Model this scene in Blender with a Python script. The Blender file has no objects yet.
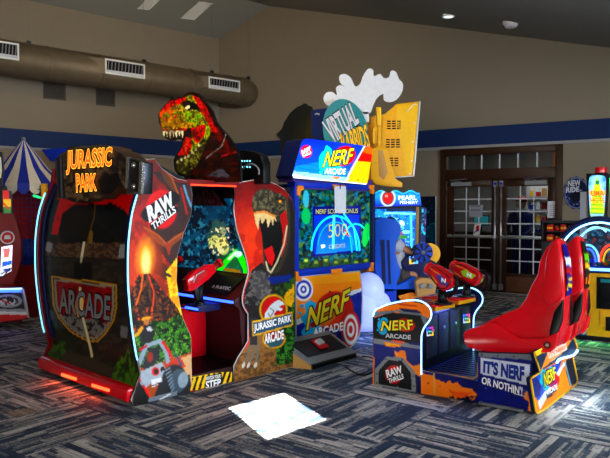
import bpy, bmesh, math, random
import numpy as np
from mathutils import Vector, Matrix
from mathutils.geometry import delaunay_2d_cdt, tessellate_polygon
random.seed(4)
SC = bpy.context.scene
COL = SC.collection
# ------------------------------------------------------------------ camera, world, lights
CF, CH = 650.0, 1.5
PIT = math.atan(20 / CF)
cam = bpy.data.cameras.new('camera'); camo = bpy.data.objects.new('camera', cam); COL.objects.link(camo)
camo.location = (0, 0, CH); camo.rotation_euler = (math.pi / 2 - PIT, 0, 0)
cam.sensor_width = 36; cam.lens = CF / 610 * 36; cam.clip_end = 80
SC.camera = camo
vs = SC.view_settings
vs.view_transform = 'Standard'; vs.look = 'None'; vs.exposure = 0.0; vs.gamma = 1; vs.use_curve_mapping = False
SC.cycles.use_denoising = True
SC.cycles.max_bounces = 6
SC.cycles.sample_clamp_indirect = 6
wd = bpy.data.worlds.new('sky'); SC.world = wd; wd.use_nodes = True
wd.node_tree.nodes['Background'].inputs[0].default_value = (.42, .55, .85, 1)
wd.node_tree.nodes['Background'].inputs[1].default_value = 1.0
SUN_D = Vector((.30, -.42, .86)).normalized()
sl = bpy.data.lights.new('sun', 'SUN'); sl.energy = 110; sl.angle = .009; sl.color = (1, .97, .92)
so = bpy.data.objects.new('sun', sl); COL.objects.link(so)
so.rotation_euler = SUN_D.to_track_quat('Z', 'Y').to_euler()
def area(name, loc, look, sx, sy, e, col):
    l = bpy.data.lights.new(name, 'AREA'); l.shape = 'RECTANGLE'; l.size = sx; l.size_y = sy; l.energy = e; l.color = col
    o = bpy.data.objects.new(name, l); COL.objects.link(o); o.location = loc
    o.rotation_euler = (Vector(loc) - Vector(look)).to_track_quat('Z', 'Y').to_euler()
    return o
area('window_daylight', (7.4, -.1, 1.75), (.8, 5.6, .6), 4.4, 2.2, 800, (.76, .88, 1.0))
area('entrance_daylight', (-2.5, -4.85, 1.7), (0, 6, 1.2), 3.8, 2.4, 330, (1.0, .93, .84))
area('ceiling_fixture_warm', (-1.0, 9.0, 4.3), (-3.2, 12.0, 4.6), 1.2, .6, 40, (1.0, .78, .5))
area('added_ceiling_fill', (-.5, 4.6, 3.25), (-2.5, 11, 5.8), 1.6, .5, 60, (1, .9, .72))  # added area lamp out of frame, brightens the left ceiling slope
area('ceiling_fixture', (-1.5, 5.0, 4.9), (-1.5, 5.5, 0), 1.2, 1.2, 50, (1.0, .85, .65))

# ------------------------------------------------------------------ measuring on the ground and on planes
def ray(x, y):
    dx = (x - 305) / CF; dz = -(y - 229) / CF
    return Vector((dx, math.cos(PIT) + dz * math.sin(PIT), -math.sin(PIT) + dz * math.cos(PIT)))
def proj(P):
    X, Y, Z = P[..., 0], P[..., 1], P[..., 2] - CH
    fw = Y * math.cos(PIT) - Z * math.sin(PIT); up = Y * math.sin(PIT) + Z * math.cos(PIT)
    return 305 + CF * X / fw, 229 - CF * up / fw
class Frame:
    """a thing's own axes: a along its face, b away from us, z up"""
    def __init__(s, ox, oy, ux, uy, oz=0):
        n = math.hypot(ux, uy); s.u = (ux / n, uy / n); s.o = (ox, oy, oz); s.v = (-s.u[1], s.u[0])
        s.ang = math.atan2(s.u[1], s.u[0])
    def _loc(s, P):
        dx, dy = P[0] - s.o[0], P[1] - s.o[1]
        return (dx * s.u[0] + dy * s.u[1], dx * s.v[0] + dy * s.v[1], P[2] - s.o[2])
    def B(s, x, y, b=0):
        d = ray(x, y); n = s.v; t = (s.o[0] * n[0] + s.o[1] * n[1] + b) / (d[0] * n[0] + d[1] * n[1])
        return s._loc((d[0] * t, d[1] * t, CH + d[2] * t))
    def A(s, x, y, a=0):
        d = ray(x, y); n = s.u; t = (s.o[0] * n[0] + s.o[1] * n[1] + a) / (d[0] * n[0] + d[1] * n[1])
        return s._loc((d[0] * t, d[1] * t, CH + d[2] * t))
    def Z(s, x, y, z=0):
        d = ray(x, y); t = (z + s.o[2] - CH) / d[2]
        return s._loc((d[0] * t, d[1] * t, CH + d[2] * t))
    def w(s, p):
        return (s.o[0] + p[0] * s.u[0] + p[1] * s.v[0], s.o[1] + p[0] * s.u[1] + p[1] * s.v[1], s.o[2] + p[2])
    def warr(s, A):
        R = np.empty_like(A)
        R[:, 0] = s.o[0] + A[:, 0] * s.u[0] + A[:, 1] * s.v[0]
        R[:, 1] = s.o[1] + A[:, 0] * s.u[1] + A[:, 1] * s.v[1]
        R[:, 2] = s.o[2] + A[:, 2]
        return R
    def az(s, pts, b=0): return [(q[0], q[2]) for q in (s.B(x, y, b) for x, y in pts)]
    def bz(s, pts, a=0): return [(q[1], q[2]) for q in (s.A(x, y, a) for x, y in pts)]

def lin(c):
    return tuple((v / 255 / 12.92) if v / 255 <= .04045 else ((v / 255 + .055) / 1.055) ** 2.4 for v in c[:3])
# ------------------------------------------------------------------ materials (all node based)
M = {}
def mat(name, c, rough=.5, metal=0, em=0, emc=None, var=.12, sc=30, bump=0, coat=0, alpha=None, spec=.22):
    m = bpy.data.materials.new(name); m.use_nodes = True; nt = m.node_tree; b = nt.nodes['Principled BSDF']
    L = lin(c)
    tc = nt.nodes.new('ShaderNodeTexCoord'); nz = nt.nodes.new('ShaderNodeTexNoise'); nz.inputs['Scale'].default_value = sc; nz.inputs['Detail'].default_value = 4
    nt.links.new(tc.outputs['Object'], nz.inputs['Vector'])
    rp = nt.nodes.new('ShaderNodeMix'); rp.data_type = 'RGBA'
    rp.inputs['A'].default_value = (*[v * (1 - var) for v in L], 1); rp.inputs['B'].default_value = (*[min(1, v * (1 + var)) for v in L], 1)
    nt.links.new(nz.outputs['Fac'], rp.inputs['Factor']); nt.links.new(rp.outputs['Result'], b.inputs['Base Color'])
    b.inputs['Roughness'].default_value = rough; b.inputs['Metallic'].default_value = metal
    b.inputs['Specular IOR Level'].default_value = spec
    if coat: b.inputs['Coat Weight'].default_value = coat; b.inputs['Coat Roughness'].default_value = .1
    if em:
        b.inputs['Emission Color'].default_value = (*lin(emc or c), 1); b.inputs['Emission Strength'].default_value = em
    if bump:
        bp = nt.nodes.new('ShaderNodeBump'); bp.inputs['Strength'].default_value = bump; bp.inputs['Distance'].default_value = .01
        nt.links.new(nz.outputs['Fac'], bp.inputs['Height']); nt.links.new(bp.outputs['Normal'], b.inputs['Normal'])
    if alpha is not None: b.inputs['Alpha'].default_value = alpha
    M[name] = m; return m
def printed(name, rough=.35, em=0, coat=0, spec=.4):
    m = bpy.data.materials.new(name); m.use_nodes = True; nt = m.node_tree; b = nt.nodes['Principled BSDF']
    at = nt.nodes.new('ShaderNodeAttribute'); at.attribute_name = 'Col'
    nt.links.new(at.outputs['Color'], b.inputs['Base Color']); b.inputs['Roughness'].default_value = rough
    b.inputs['Specular IOR Level'].default_value = spec
    if coat: b.inputs['Coat Weight'].default_value = coat; b.inputs['Coat Roughness'].default_value = .15
    if em:
        nt.links.new(at.outputs['Color'], b.inputs['Emission Color']); b.inputs['Emission Strength'].default_value = em
    M[name] = m; return m
printed('print', .4, 0, 0, .22); printed('print_dark', .4, 0, 0, .2); printed('backlit', .3, 1.0); printed('screen', .15, 1.15); printed('soft_backlit', .35, .45)
printed('matte_print', .7, 0, 0, .2)
mat('black', (11, 11, 13), .4); mat('black_matte', (16, 15, 17), .8); mat('dark_grey', (45, 46, 50), .5)
mat('dark_metal', (60, 62, 68), .3, .9); mat('steel', (190, 195, 200), .28, .9); mat('chrome', (215, 218, 222), .12, 1)
mat('grey', (130, 132, 136), .45); mat('light_grey', (195, 197, 202), .45); mat('white', (235, 235, 232), .45)
mat('white_plastic', (222, 222, 225), .3, coat=.3)
mat('red_plastic', (226, 12, 28), .22, coat=.6, var=.06); mat('red', (190, 22, 20), .4); mat('deep_red', (120, 12, 16), .4)
mat('maroon', (48, 10, 16), .45); mat('orange', (240, 130, 25), .4); mat('yellow', (252, 190, 8), .45, spec=.3); mat('mustard', (240, 172, 8), .5, spec=.3)
mat('blue', (10, 56, 180), .45); mat('navy', (12, 22, 72), .5); mat('royal', (12, 48, 185), .45); mat('teal', (25, 130, 135), .4)
mat('seat_blue', (10, 84, 205), .45); mat('purple', (80, 50, 140), .4); mat('green', (70, 170, 40), .4); mat('lime', (150, 215, 40), .4)
mat('tan', (195, 145, 80), .45); mat('paper', (205, 208, 215), .7); mat('paper_grey', (120, 120, 124), .7)
mat('cable', (10, 10, 10), .5); mat('skin', (172, 116, 84), .5, var=.05); mat('tee', (175, 180, 190), .8); mat('hair', (40, 26, 18), .7)
mat('wood', (52, 28, 16), .35, var=.4, sc=9); mat('wood_mid', (88, 52, 32), .4, var=.3, sc=9)
mat('shorts', (70, 62, 58), .8, var=.9, sc=40)
mat('led_white', (200, 230, 255), em=3.2, emc=(130, 195, 255)); mat('led_cyan', (160, 230, 250), em=2.0, emc=(120, 210, 240)); mat('led_blue', (60, 90, 255), em=7, emc=(35, 70, 255))
mat('led_red', (255, 60, 30), em=4.0, emc=(255, 45, 15)); mat('led_orange', (255, 120, 70), em=3.2, emc=(255, 85, 40)); mat('led_green', (40, 240, 120), em=3, emc=(30, 240, 110))
mat('lamp_white', (200, 200, 195), em=.10, emc=(255, 240, 215)); mat('pod', (190, 200, 245), .3, em=.75, emc=(135, 155, 250), coat=.2)
mat('text_white', (238, 238, 240), .5, em=.1); mat('text_yellow', (252, 222, 30), .4); mat('text_orange', (255, 120, 20), .4, em=1.0, emc=(250, 85, 15)); mat('text_glow_yellow', (255, 220, 60), .4, em=1.0, emc=(255, 205, 70))
mat('text_black', (8, 8, 10), .5); mat('text_red', (205, 20, 18), .5); mat('text_blue', (20, 45, 140), .5)
mat('lit_white', (255, 255, 255), em=1.1, emc=(240, 248, 255)); mat('lit_yellow', (255, 225, 30), em=.9, emc=(255, 225, 30))
mat('galvanised', (112, 98, 78), .5, .35, var=.2, sc=8); mat('grille', (88, 80, 72), .6); mat('slot', (12, 12, 12), .8)
mat('brown_panel', (66, 46, 32), .5, var=.5, sc=14)
def glass_mat():
    m = bpy.data.materials.new('door_glass'); m.use_nodes = True; nt = m.node_tree; nt.nodes.clear()
    o = nt.nodes.new('ShaderNodeOutputMaterial'); mx = nt.nodes.new('ShaderNodeMixShader'); t = nt.nodes.new('ShaderNodeBsdfTransparent'); g = nt.nodes.new('ShaderNodeBsdfGlossy')
    g.inputs['Roughness'].default_value = .03; fr = nt.nodes.new('ShaderNodeFresnel'); fr.inputs[0].default_value = 1.45; t.inputs[0].default_value = (.85, .88, .88, 1)
    nt.links.new(fr.outputs[0], mx.inputs[0]); nt.links.new(t.outputs[0], mx.inputs[1]); nt.links.new(g.outputs[0], mx.inputs[2]); nt.links.new(mx.outputs[0], o.inputs[0])
    M['glass'] = m
glass_mat()
def carpet():
    m = bpy.data.materials.new('carpet_planks'); m.use_nodes = True; nt = m.node_tree; N = nt.nodes; Lk = nt.links; b = N['Principled BSDF']
    def mth(op, a, bb=None):
        n = N.new('ShaderNodeMath'); n.operation = op
        for i, v in enumerate((a, bb)):
            if v is None: continue
            if isinstance(v, (int, float)): n.inputs[i].default_value = v
            else: Lk.new(v, n.inputs[i])
        return n.outputs[0]
    tc = N.new('ShaderNodeTexCoord'); mp = N.new('ShaderNodeMapping'); Lk.new(tc.outputs['Object'], mp.inputs[0]); mp.inputs['Rotation'].default_value = (0, 0, math.radians(-52)); mp.inputs['Location'].default_value = (.31, .17, 0)
    sx = N.new('ShaderNodeSeparateXYZ'); Lk.new(mp.outputs[0], sx.inputs[0]); x, y = sx.outputs[0], sx.outputs[1]
    S = .78
    par = mth('MODULO', mth('ADD', mth('ADD', mth('FLOOR', mth('DIVIDE', x, S)), mth('FLOOR', mth('DIVIDE', y, S))), 1000), 2)
    inv = mth('SUBTRACT', 1, par)
    q = mth('ADD', mth('MULTIPLY', x, par), mth('MULTIPLY', y, inv)); p = mth('ADD', mth('MULTIPLY', y, par), mth('MULTIPLY', x, inv))
    blk = mth('ADD', mth('MULTIPLY', mth('FLOOR', mth('DIVIDE', x, S)), 7.3), mth('MULTIPLY', mth('FLOOR', mth('DIVIDE', y, S)), 3.1))
    def layer(w, ln, k):
        cb = N.new('ShaderNodeCombineXYZ'); Lk.new(mth('FLOOR', mth('DIVIDE', q, w)), cb.inputs[0]); Lk.new(mth('ADD', blk, k), cb.inputs[2])
        w0 = N.new('ShaderNodeTexWhiteNoise'); Lk.new(cb.outputs[0], w0.inputs['Vector'])
        cb2 = N.new('ShaderNodeCombineXYZ'); Lk.new(mth('FLOOR', mth('DIVIDE', q, w)), cb2.inputs[0]); Lk.new(mth('FLOOR', mth('ADD', mth('DIVIDE', p, ln), mth('MULTIPLY', w0.outputs['Value'], 5))), cb2.inputs[1]); Lk.new(mth('ADD', blk, k), cb2.inputs[2])
        w1 = N.new('ShaderNodeTexWhiteNoise'); Lk.new(cb2.outputs[0], w1.inputs['Vector']); return w1.outputs['Value']
    v = mth('ADD', mth('MULTIPLY', layer(.056, .6, 0), .55), mth('MULTIPLY', layer(.026, .2, 9), .45))
    nz = N.new('ShaderNodeTexNoise'); nz.inputs['Scale'].default_value = 55; nz.inputs['Detail'].default_value = 5; Lk.new(tc.outputs['Object'], nz.inputs[0])
    v = mth('ADD', v, mth('MULTIPLY', mth('SUBTRACT', nz.outputs['Fac'], .5), .7))
    r = N.new('ShaderNodeValToRGB'); Lk.new(v, r.inputs[0]); e = r.color_ramp.elements
    e[0].position = .22; e[0].color = (*lin((26, 46, 68)), 1); e[1].position = .82; e[1].color = (*lin((205, 198, 190)), 1)
    for pos, c in ((.38, (34, 60, 90)), (.45, (86, 94, 102)), (.58, (138, 138, 136))):
        k = r.color_ramp.elements.new(pos); k.color = (*lin(c), 1)
    # seams between the planks
    fr = mth('FRACT', mth('DIVIDE', q, .195)); seam = mth('LESS_THAN', fr, .05)
    mx = N.new('ShaderNodeMix'); mx.data_type = 'RGBA'; Lk.new(mth('MULTIPLY', seam, .5), mx.inputs['Factor']); Lk.new(r.outputs[0], mx.inputs['A']); mx.inputs['B'].default_value = (.008, .009, .013, 1)
    # a pale worn spot on the carpet
    d = N.new('ShaderNodeVectorMath'); d.operation = 'DISTANCE'; Lk.new(tc.outputs['Object'], d.inputs[0]); d.inputs[1].default_value = SPOT
    d2 = mth('ADD', d.outputs['Value'], mth('MULTIPLY', mth('SUBTRACT', nz.outputs['Fac'], .5), .2))
    mx2 = N.new('ShaderNodeMix'); mx2.data_type = 'RGBA'; Lk.new(mth('MULTIPLY', mth('LESS_THAN', d2, .09), .6), mx2.inputs['Factor']); Lk.new(mx.outputs['Result'], mx2.inputs['A']); mx2.inputs['B'].default_value = (*lin((190, 155, 120)), 1)
    Lk.new(mx2.outputs['Result'], b.inputs['Base Color']); b.inputs['Roughness'].default_value = .75; b.inputs['Specular IOR Level'].default_value = .35
    bp = N.new('ShaderNodeBump'); bp.inputs['Strength'].default_value = .4; bp.inputs['Distance'].default_value = .006; Lk.new(v, bp.inputs['Height']); Lk.new(bp.outputs[0], b.inputs['Normal'])
    M['carpet'] = m
FW = Frame(0, 0, 1, 0)
SPOT = FW.Z(22, 412)
carpet()
mat('wall_paint', (142, 129, 110), .85, var=.05, sc=3); mat('wall_lower', (170, 165, 160), .8, var=.05, sc=3); mat('band_blue', (14, 42, 92), .6, var=.1)
mat('ceiling_paint', (150, 150, 142), .9, var=.04, sc=2); mat('trim_light', (150, 150, 150), .6)

# ------------------------------------------------------------------ painting printed artwork
def vnoise(x, y, seed=0):
    xi, yi = np.floor(x), np.floor(y); fx, fy = x - xi, y - yi
    fx = fx * fx * (3 - 2 * fx); fy = fy * fy * (3 - 2 * fy)
    def h(a, b):
        v = np.sin(a * 127.1 + b * 311.7 + seed * 74.7) * 43758.5453
        return v - np.floor(v)
    return (h(xi, yi) * (1 - fx) + h(xi + 1, yi) * fx) * (1 - fy) + (h(xi, yi + 1) * (1 - fx) + h(xi + 1, yi + 1) * fx) * fy
class Paint:
    def __init__(s, x, y):
        s.x, s.y = x, y; s.c = np.zeros((len(x), 3))
    def _put(s, m, c, a=1):
        al = (m * a)[:, None]; s.c = s.c * (1 - al) + np.array(lin(c))[None, :] * al
    def fill(s, c): s._put(np.ones(len(s.x)), c)
    def mpoly(s, pts):
        ins = np.zeros(len(s.x), bool); n = len(pts)
        for i in range(n):
            x0, y0 = pts[i]; x1, y1 = pts[(i + 1) % n]
            if y0 == y1: continue
            c = ((y0 > s.y) != (y1 > s.y)) & (s.x < (x1 - x0) * (s.y - y0) / (y1 - y0) + x0)
            ins ^= c
        return ins.astype(float)
    def poly(s, pts, c, a=1): s._put(s.mpoly(pts), c, a)
    def mell(s, cx, cy, rx, ry, rot=0):
        t = math.radians(rot); dx, dy = s.x - cx, s.y - cy
        u = dx * math.cos(t) + dy * math.sin(t); v = -dx * math.sin(t) + dy * math.cos(t)
        return np.sqrt((u / rx) ** 2 + (v / ry) ** 2)
    def ell(s, cx, cy, rx, ry, c, rot=0, a=1, soft=.12):
        s._put(np.clip((1 + soft / 2 - s.mell(cx, cy, rx, ry, rot)) / soft, 0, 1), c, a)
    def ring(s, cx, cy, rx, ry, w, c, rot=0, a=1):
        s._put((np.abs(s.mell(cx, cy, rx, ry, rot) - 1) * min(rx, ry) < w / 2).astype(float), c, a)
    def line(s, pts, w, c, a=1):
        d = np.full(len(s.x), 1e9)
        for (x0, y0), (x1, y1) in zip(pts[:-1], pts[1:]):
            L = max(1e-9, (x1 - x0) ** 2 + (y1 - y0) ** 2)
            t = np.clip(((s.x - x0) * (x1 - x0) + (s.y - y0) * (y1 - y0)) / L, 0, 1)
            d = np.minimum(d, np.hypot(s.x - x0 - t * (x1 - x0), s.y - y0 - t * (y1 - y0)))
        s._put(np.clip((w / 2 - d) / .5 + .5, 0, 1), c, a)
    def grad(s, y0, c0, y1, c1, m=None, ax='y'):
        v = s.y if ax == 'y' else s.x
        t = np.clip((v - y0) / (y1 - y0), 0, 1)[:, None]
        col = np.array(lin(c0)) * (1 - t) + np.array(lin(c1)) * t
        m = np.ones(len(s.x)) if m is None else m
        s.c = s.c * (1 - m[:, None]) + col * m[:, None]
    def n(s, sx, sy=None, seed=0): return vnoise(s.x / sx, s.y / (sy or sx), seed)
    def fn(s, sc, seed=0): return .55 * s.n(sc, None, seed) + .3 * s.n(sc / 2, None, seed + 1) + .15 * s.n(sc / 4, None, seed + 2)
    def speck(s, m, c, sc, thr, seed=0, a=1, sy=None):
        n = .62 * s.n(sc, sy, seed) + .38 * s.n(sc * .42, (sy or sc) * .42, seed + 51); t = .5 + (thr - .5) * .78
        s._put(m * np.clip((n - t) / .07 + .5, 0, 1), c, a)
    def mod(s, amt, sc, seed=0): s.c *= (1 + amt * (s.fn(sc, seed) - .5) * 2)[:, None]

def rich(c):
    """ink of the printed artwork: deep blacks, saturated colours"""
    c = np.clip(c, 0, 1) ** 1.22 * 1.12; g = c.mean(1, keepdims=True)
    return np.clip(g + (c - g) * 1.18, 0, 1)
# ------------------------------------------------------------------ mesh builder
_gl = {}
def glyphs(txt, off):
    k = (txt, off)
    if k not in _gl:
        cu = bpy.data.curves.new('t', 'FONT'); cu.body = txt; cu.resolution_u = 3; cu.offset = off; cu.fill_mode = 'FRONT'
        o = bpy.data.objects.new('t', cu); COL.objects.link(o); bpy.context.view_layer.update()
        me = o.evaluated_get(bpy.context.evaluated_depsgraph_get()).to_mesh()
        vv = [(v.co.x, v.co.y) for v in me.vertices]; ff = [tuple(p.vertices) for p in me.polygons]
        bpy.data.objects.remove(o); bpy.data.curves.remove(cu); _gl[k] = (vv, ff)
    return _gl[k]
class MB:
    def __init__(s): s.v = []; s.f = []; s.c = {}
    def add(s, vs_, fs, m, smooth=False, cols=None):
        b = len(s.v); s.v += [tuple(p) for p in vs_]
        s.f += [(tuple(b + i for i in f), m, smooth) for f in fs]
        if cols is not None:
            for i, c in enumerate(cols): s.c[b + i] = c
        return s
    def box(s, x0, x1, y0, y1, z0, z1, m):
        v = [(x, y, z) for z in (z0, z1) for x, y in ((x0, y0), (x1, y0), (x1, y1), (x0, y1))]
        return s.add(v, [(0, 3, 2, 1), (4, 5, 6, 7), (0, 1, 5, 4), (1, 2, 6, 5), (2, 3, 7, 6), (3, 0, 4, 7)], m)
    def prism(s, pts, d, m, m_side=None, smooth_side=False):
        """closed planar 3D polygon pts pushed by vector d"""
        n = len(pts); q = [(p[0] + d[0], p[1] + d[1], p[2] + d[2]) for p in pts]
        tri = tessellate_polygon([[Vector(p) for p in pts]])
        s.add(list(pts) + q, [tuple(t) for t in tri] + [tuple(n + i for i in t[::-1]) for t in tri], m)
        s.add(list(pts) + q, [(i, (i + 1) % n, n + (i + 1) % n, n + i) for i in range(n)], m_side or m, smooth_side)
        return s
    def pb(s, az, b0, b1, m, ms=None, sm=False): return s.prism([(a, b0, z) for a, z in az], (0, b1 - b0, 0), m, ms, sm)
    def pa(s, bz, a0, a1, m, ms=None, sm=False): return s.prism([(a0, b, z) for b, z in bz], (a1 - a0, 0, 0), m, ms, sm)
    def pz(s, xy, z0, z1, m, ms=None, sm=False): return s.prism([(x, y, z0) for x, y in xy], (0, 0, z1 - z0), m, ms, sm)
    def tube(s, pts, r, m, seg=8, closed=False):
        pts = [Vector(p) for p in pts]; n = len(pts); rs = r if isinstance(r, (list, tuple)) else [r] * n
        vv = []; up = None
        for i, p in enumerate(pts):
            a = pts[(i - 1) % n] if (closed or i > 0) else p; c = pts[(i + 1) % n] if (closed or i < n - 1) else p
            t = (c - a).normalized()
            if up is None:
                up = Vector((0, 0, 1)) if abs(t.z) < .9 else Vector((1, 0, 0))
            e = (up - t * up.dot(t)).normalized(); g = t.cross(e); up = e
            for k in range(seg):
                an = 2 * math.pi * k / seg; vv.append(p + (e * math.cos(an) + g * math.sin(an)) * rs[i])
        ff = []
        for i in range(n if closed else n - 1):
            j = (i + 1) % n
            for k in range(seg):
                l = (k + 1) % seg; ff.append((i * seg + k, i * seg + l, j * seg + l, j * seg + k))
        s.add(vv, ff, m, True)
        if not closed: s.add(vv[:seg], [tuple(range(seg))[::-1]], m); s.add(vv[-seg:], [tuple(range(seg))], m)
        return s
    def cyl(s, p0, p1, r, m, seg=20, r1=None): return s.tube([p0, p1], [r, r if r1 is None else r1], m, seg)
    def ball(s, c, r, m, nu=18, nv=10, z0=-1):
        if not isinstance(r, (list, tuple)): r = (r, r, r)
        vv = []; ff = []
        for j in range(nv + 1):
            th = math.pi * j / nv
            for i in range(nu):
                ph = 2 * math.pi * i / nu; zz = max(z0, math.cos(th))
                vv.append((c[0] + r[0] * math.sin(th) * math.cos(ph), c[1] + r[1] * math.sin(th) * math.sin(ph), c[2] + r[2] * zz))
        for j in range(nv):
            for i in range(nu):
                k = (i + 1) % nu; ff.append((j * nu + i, (j + 1) * nu + i, (j + 1) * nu + k, j * nu + k))
        return s.add(vv, ff, m, True)
    def lathe(s, prof, m, c=(0, 0, 0), seg=32):
        vv = [(c[0] + r * math.cos(2 * math.pi * i / seg), c[1] + r * math.sin(2 * math.pi * i / seg), c[2] + z) for r, z in prof for i in range(seg)]
        ff = [(j * seg + i, j * seg + (i + 1) % seg, (j + 1) * seg + (i + 1) % seg, (j + 1) * seg + i) for j in range(len(prof) - 1) for i in range(seg)]
        return s.add(vv, ff, m, True)
    def art(s, F, pts, m, painter, res=.009):
        """planar polygon (local 3D points) meshed finely and printed on by painter"""
        P = [Vector(p) for p in pts]; o = P[0]
        nrm = Vector((0, 0, 0))
        for i in range(len(P)):
            a, b = P[i], P[(i + 1) % len(P)]; nrm += (a - o).cross(b - o)
        nrm.normalize(); e1 = Vector((0, 0, 1)); e1 = (e1 - nrm * e1.dot(nrm))
        if e1.length < .1: e1 = Vector((1, 0, 0)); e1 = e1 - nrm * e1.dot(nrm)
        e1.normalize(); e2 = nrm.cross(e1)
        Q = [Vector(((p - o).dot(e2), (p - o).dot(e1))) for p in P]
        x0 = min(q.x for q in Q); x1 = max(q.x for q in Q); y0 = min(q.y for q in Q); y1 = max(q.y for q in Q)
        nx = max(2, int((x1 - x0) / res)); ny = max(2, int((y1 - y0) / res))
        gx, gy = np.meshgrid(np.linspace(x0, x1, nx + 1)[1:-1], np.linspace(y0, y1, ny + 1)[1:-1])
        gx = gx + ((np.arange(gx.shape[0]) % 2) * .35 * res)[:, None]
        gx = gx.ravel(); gy = gy.ravel(); t = Paint(gx, gy); keep = t.mpoly([(q.x, q.y) for q in Q]) > .5
        verts = Q + [Vector((a, b)) for a, b in zip(gx[keep], gy[keep])]
        ov, oe, of, *_ = delaunay_2d_cdt(verts, [], [list(range(len(Q)))], 1, 1e-5)
        L = np.array([tuple(o + e2 * q.x + e1 * q.y) for q in ov])
        px, py = proj(F.warr(L)); pa = Paint(px, py); painter(pa)
        cols = rich(pa.c)
        return s.add([tuple(r) for r in L], [tuple(f) for f in of], m, False, [tuple(c) for c in cols])
    def grid(s, F, rows, m, painter, smooth=True):
        """rows of local points (a curved sheet) printed on by painter"""
        nr, nc = len(rows), len(rows[0]); L = np.array([p for r in rows for p in r], float)
        px, py = proj(F.warr(L)); pa = Paint(px, py); painter(pa)
        ff = [(i * nc + j, i * nc + j + 1, (i + 1) * nc + j + 1, (i + 1) * nc + j) for i in range(nr - 1) for j in range(nc - 1)]
        return s.add([tuple(r) for r in L], ff, m, smooth, [tuple(c) for c in rich(pa.c)])
    def text(s, txt, quad, fn, m, off=0.0):
        """lettering stretched into the quadrilateral (top left, top right, bottom right, bottom left) of a surface fn"""
        bv, _ = glyphs(txt, 0.0); vv, ff = glyphs(txt, off)
        x0 = min(p[0] for p in bv); x1 = max(p[0] for p in bv); y0 = min(p[1] for p in bv); y1 = max(p[1] for p in bv)
        out = []
        for x, y in vv:
            u = (x - x0) / (x1 - x0); w = 1 - (y - y0) / (y1 - y0)
            q = [(quad[0][k] * (1 - u) + quad[1][k] * u) * (1 - w) + (quad[3][k] * (1 - u) + quad[2][k] * u) * w for k in (0, 1)]
            out.append(fn(*q))
        return s.add(out, ff, m)
    def build(s, name, parent=None, bevel=0, sub=0, loc=None):
        me = bpy.data.meshes.new(name); me.from_pydata(s.v, [], [f[0] for f in s.f])
        names = []
        for f in s.f:
            if f[1] not in names: names.append(f[1])
        for n_ in names: me.materials.append(M[n_])
        me.polygons.foreach_set('material_index', [names.index(f[1]) for f in s.f])
        me.polygons.foreach_set('use_smooth', [f[2] for f in s.f])
        if s.c:
            ca = me.color_attributes.new('Col', 'FLOAT_COLOR', 'POINT'); arr = np.ones((len(s.v), 4), np.float32)
            for i, c in s.c.items(): arr[i, :3] = c
            ca.data.foreach_set('color', arr.ravel())
        else:
            bm = bmesh.new(); bm.from_mesh(me); bmesh.ops.remove_doubles(bm, verts=bm.verts, dist=1e-5); bmesh.ops.recalc_face_normals(bm, faces=bm.faces); bm.to_mesh(me); bm.free()
        me.update()
        o = bpy.data.objects.new(name, me); COL.objects.link(o)
        if parent: o.parent = parent
        if loc: o.location = loc
        if bevel:
            bv = o.modifiers.new('bevel', 'BEVEL'); bv.width = bevel; bv.segments = 3; bv.limit_method = 'ANGLE'; bv.angle_limit = .6
            for p in me.polygons: p.use_smooth = True
        if sub:
            sb = o.modifiers.new('subd', 'SUBSURF'); sb.levels = sb.render_levels = sub
        return o
def thing(name, F, label, cat, group=None):
    o = bpy.data.objects.new(name, None); COL.objects.link(o); o.empty_display_size = .1
    o.location = F.o; o.rotation_euler = (0, 0, F.ang); o['label'] = label; o['category'] = cat
    if group: o['group'] = group
    return o
def tag(o, label, cat, group=None, F=None):
    o['label'] = label; o['category'] = cat
    if group: o['group'] = group
    if F: o.location = F.o; o.rotation_euler = (0, 0, F.ang)
    return o
def struct(o, F=None):
    o['kind'] = 'structure'
    if F: o.location = F.o; o.rotation_euler = (0, 0, F.ang)
    return o
def arc(cx, cy, rx, ry, a0, a1, n=24):
    return [(cx + rx * math.cos(math.radians(a0 + (a1 - a0) * i / n)), cy + ry * math.sin(math.radians(a0 + (a1 - a0) * i / n))) for i in range(n + 1)]
def smooth_path(pts, n=6):
    out = []; P = [np.array(p, float) for p in pts]; P = [2 * P[0] - P[1]] + P + [2 * P[-1] - P[-2]]
    for i in range(1, len(P) - 2):
        for k in range(n):
            t = k / n; a, b, c, d = P[i - 1], P[i], P[i + 1], P[i + 2]
            out.append(tuple(.5 * (2 * b + (c - a) * t + (2 * a - 5 * b + 4 * c - d) * t * t + (3 * b - a - 3 * c + d) * t ** 3)))
    out.append(tuple(P[-2])); return out
def nerf_art(p, cx, cy, w, ang=-12, splat=True):
    """swoosh and splash behind the lettering"""
    if splat:
        for i in range(9):
            t = i / 9 * 6.28; p.ell(cx - w * .38 + w * .13 * math.cos(t), cy + w * .12 * math.sin(t), w * .09, w * .07, (40, 185, 225), i * 40)
    p.ell(cx + w * .12, cy - w * .02, w * .40, w * .20, (215, 35, 20), ang)
    p.ell(cx + w * .04, cy + w * .02, w * .34, w * .135, (250, 120, 25), ang)
def nerf_text(mb, q, fn, glow=False):
    f2 = lambda x, y: fn(x, y, 1); f3 = lambda x, y: fn(x, y, 2)
    mb.text('NERF', q, f2, 'text_black', .07); mb.text('NERF', q, f3, 'lit_yellow' if glow else 'text_yellow', .022)

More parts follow.
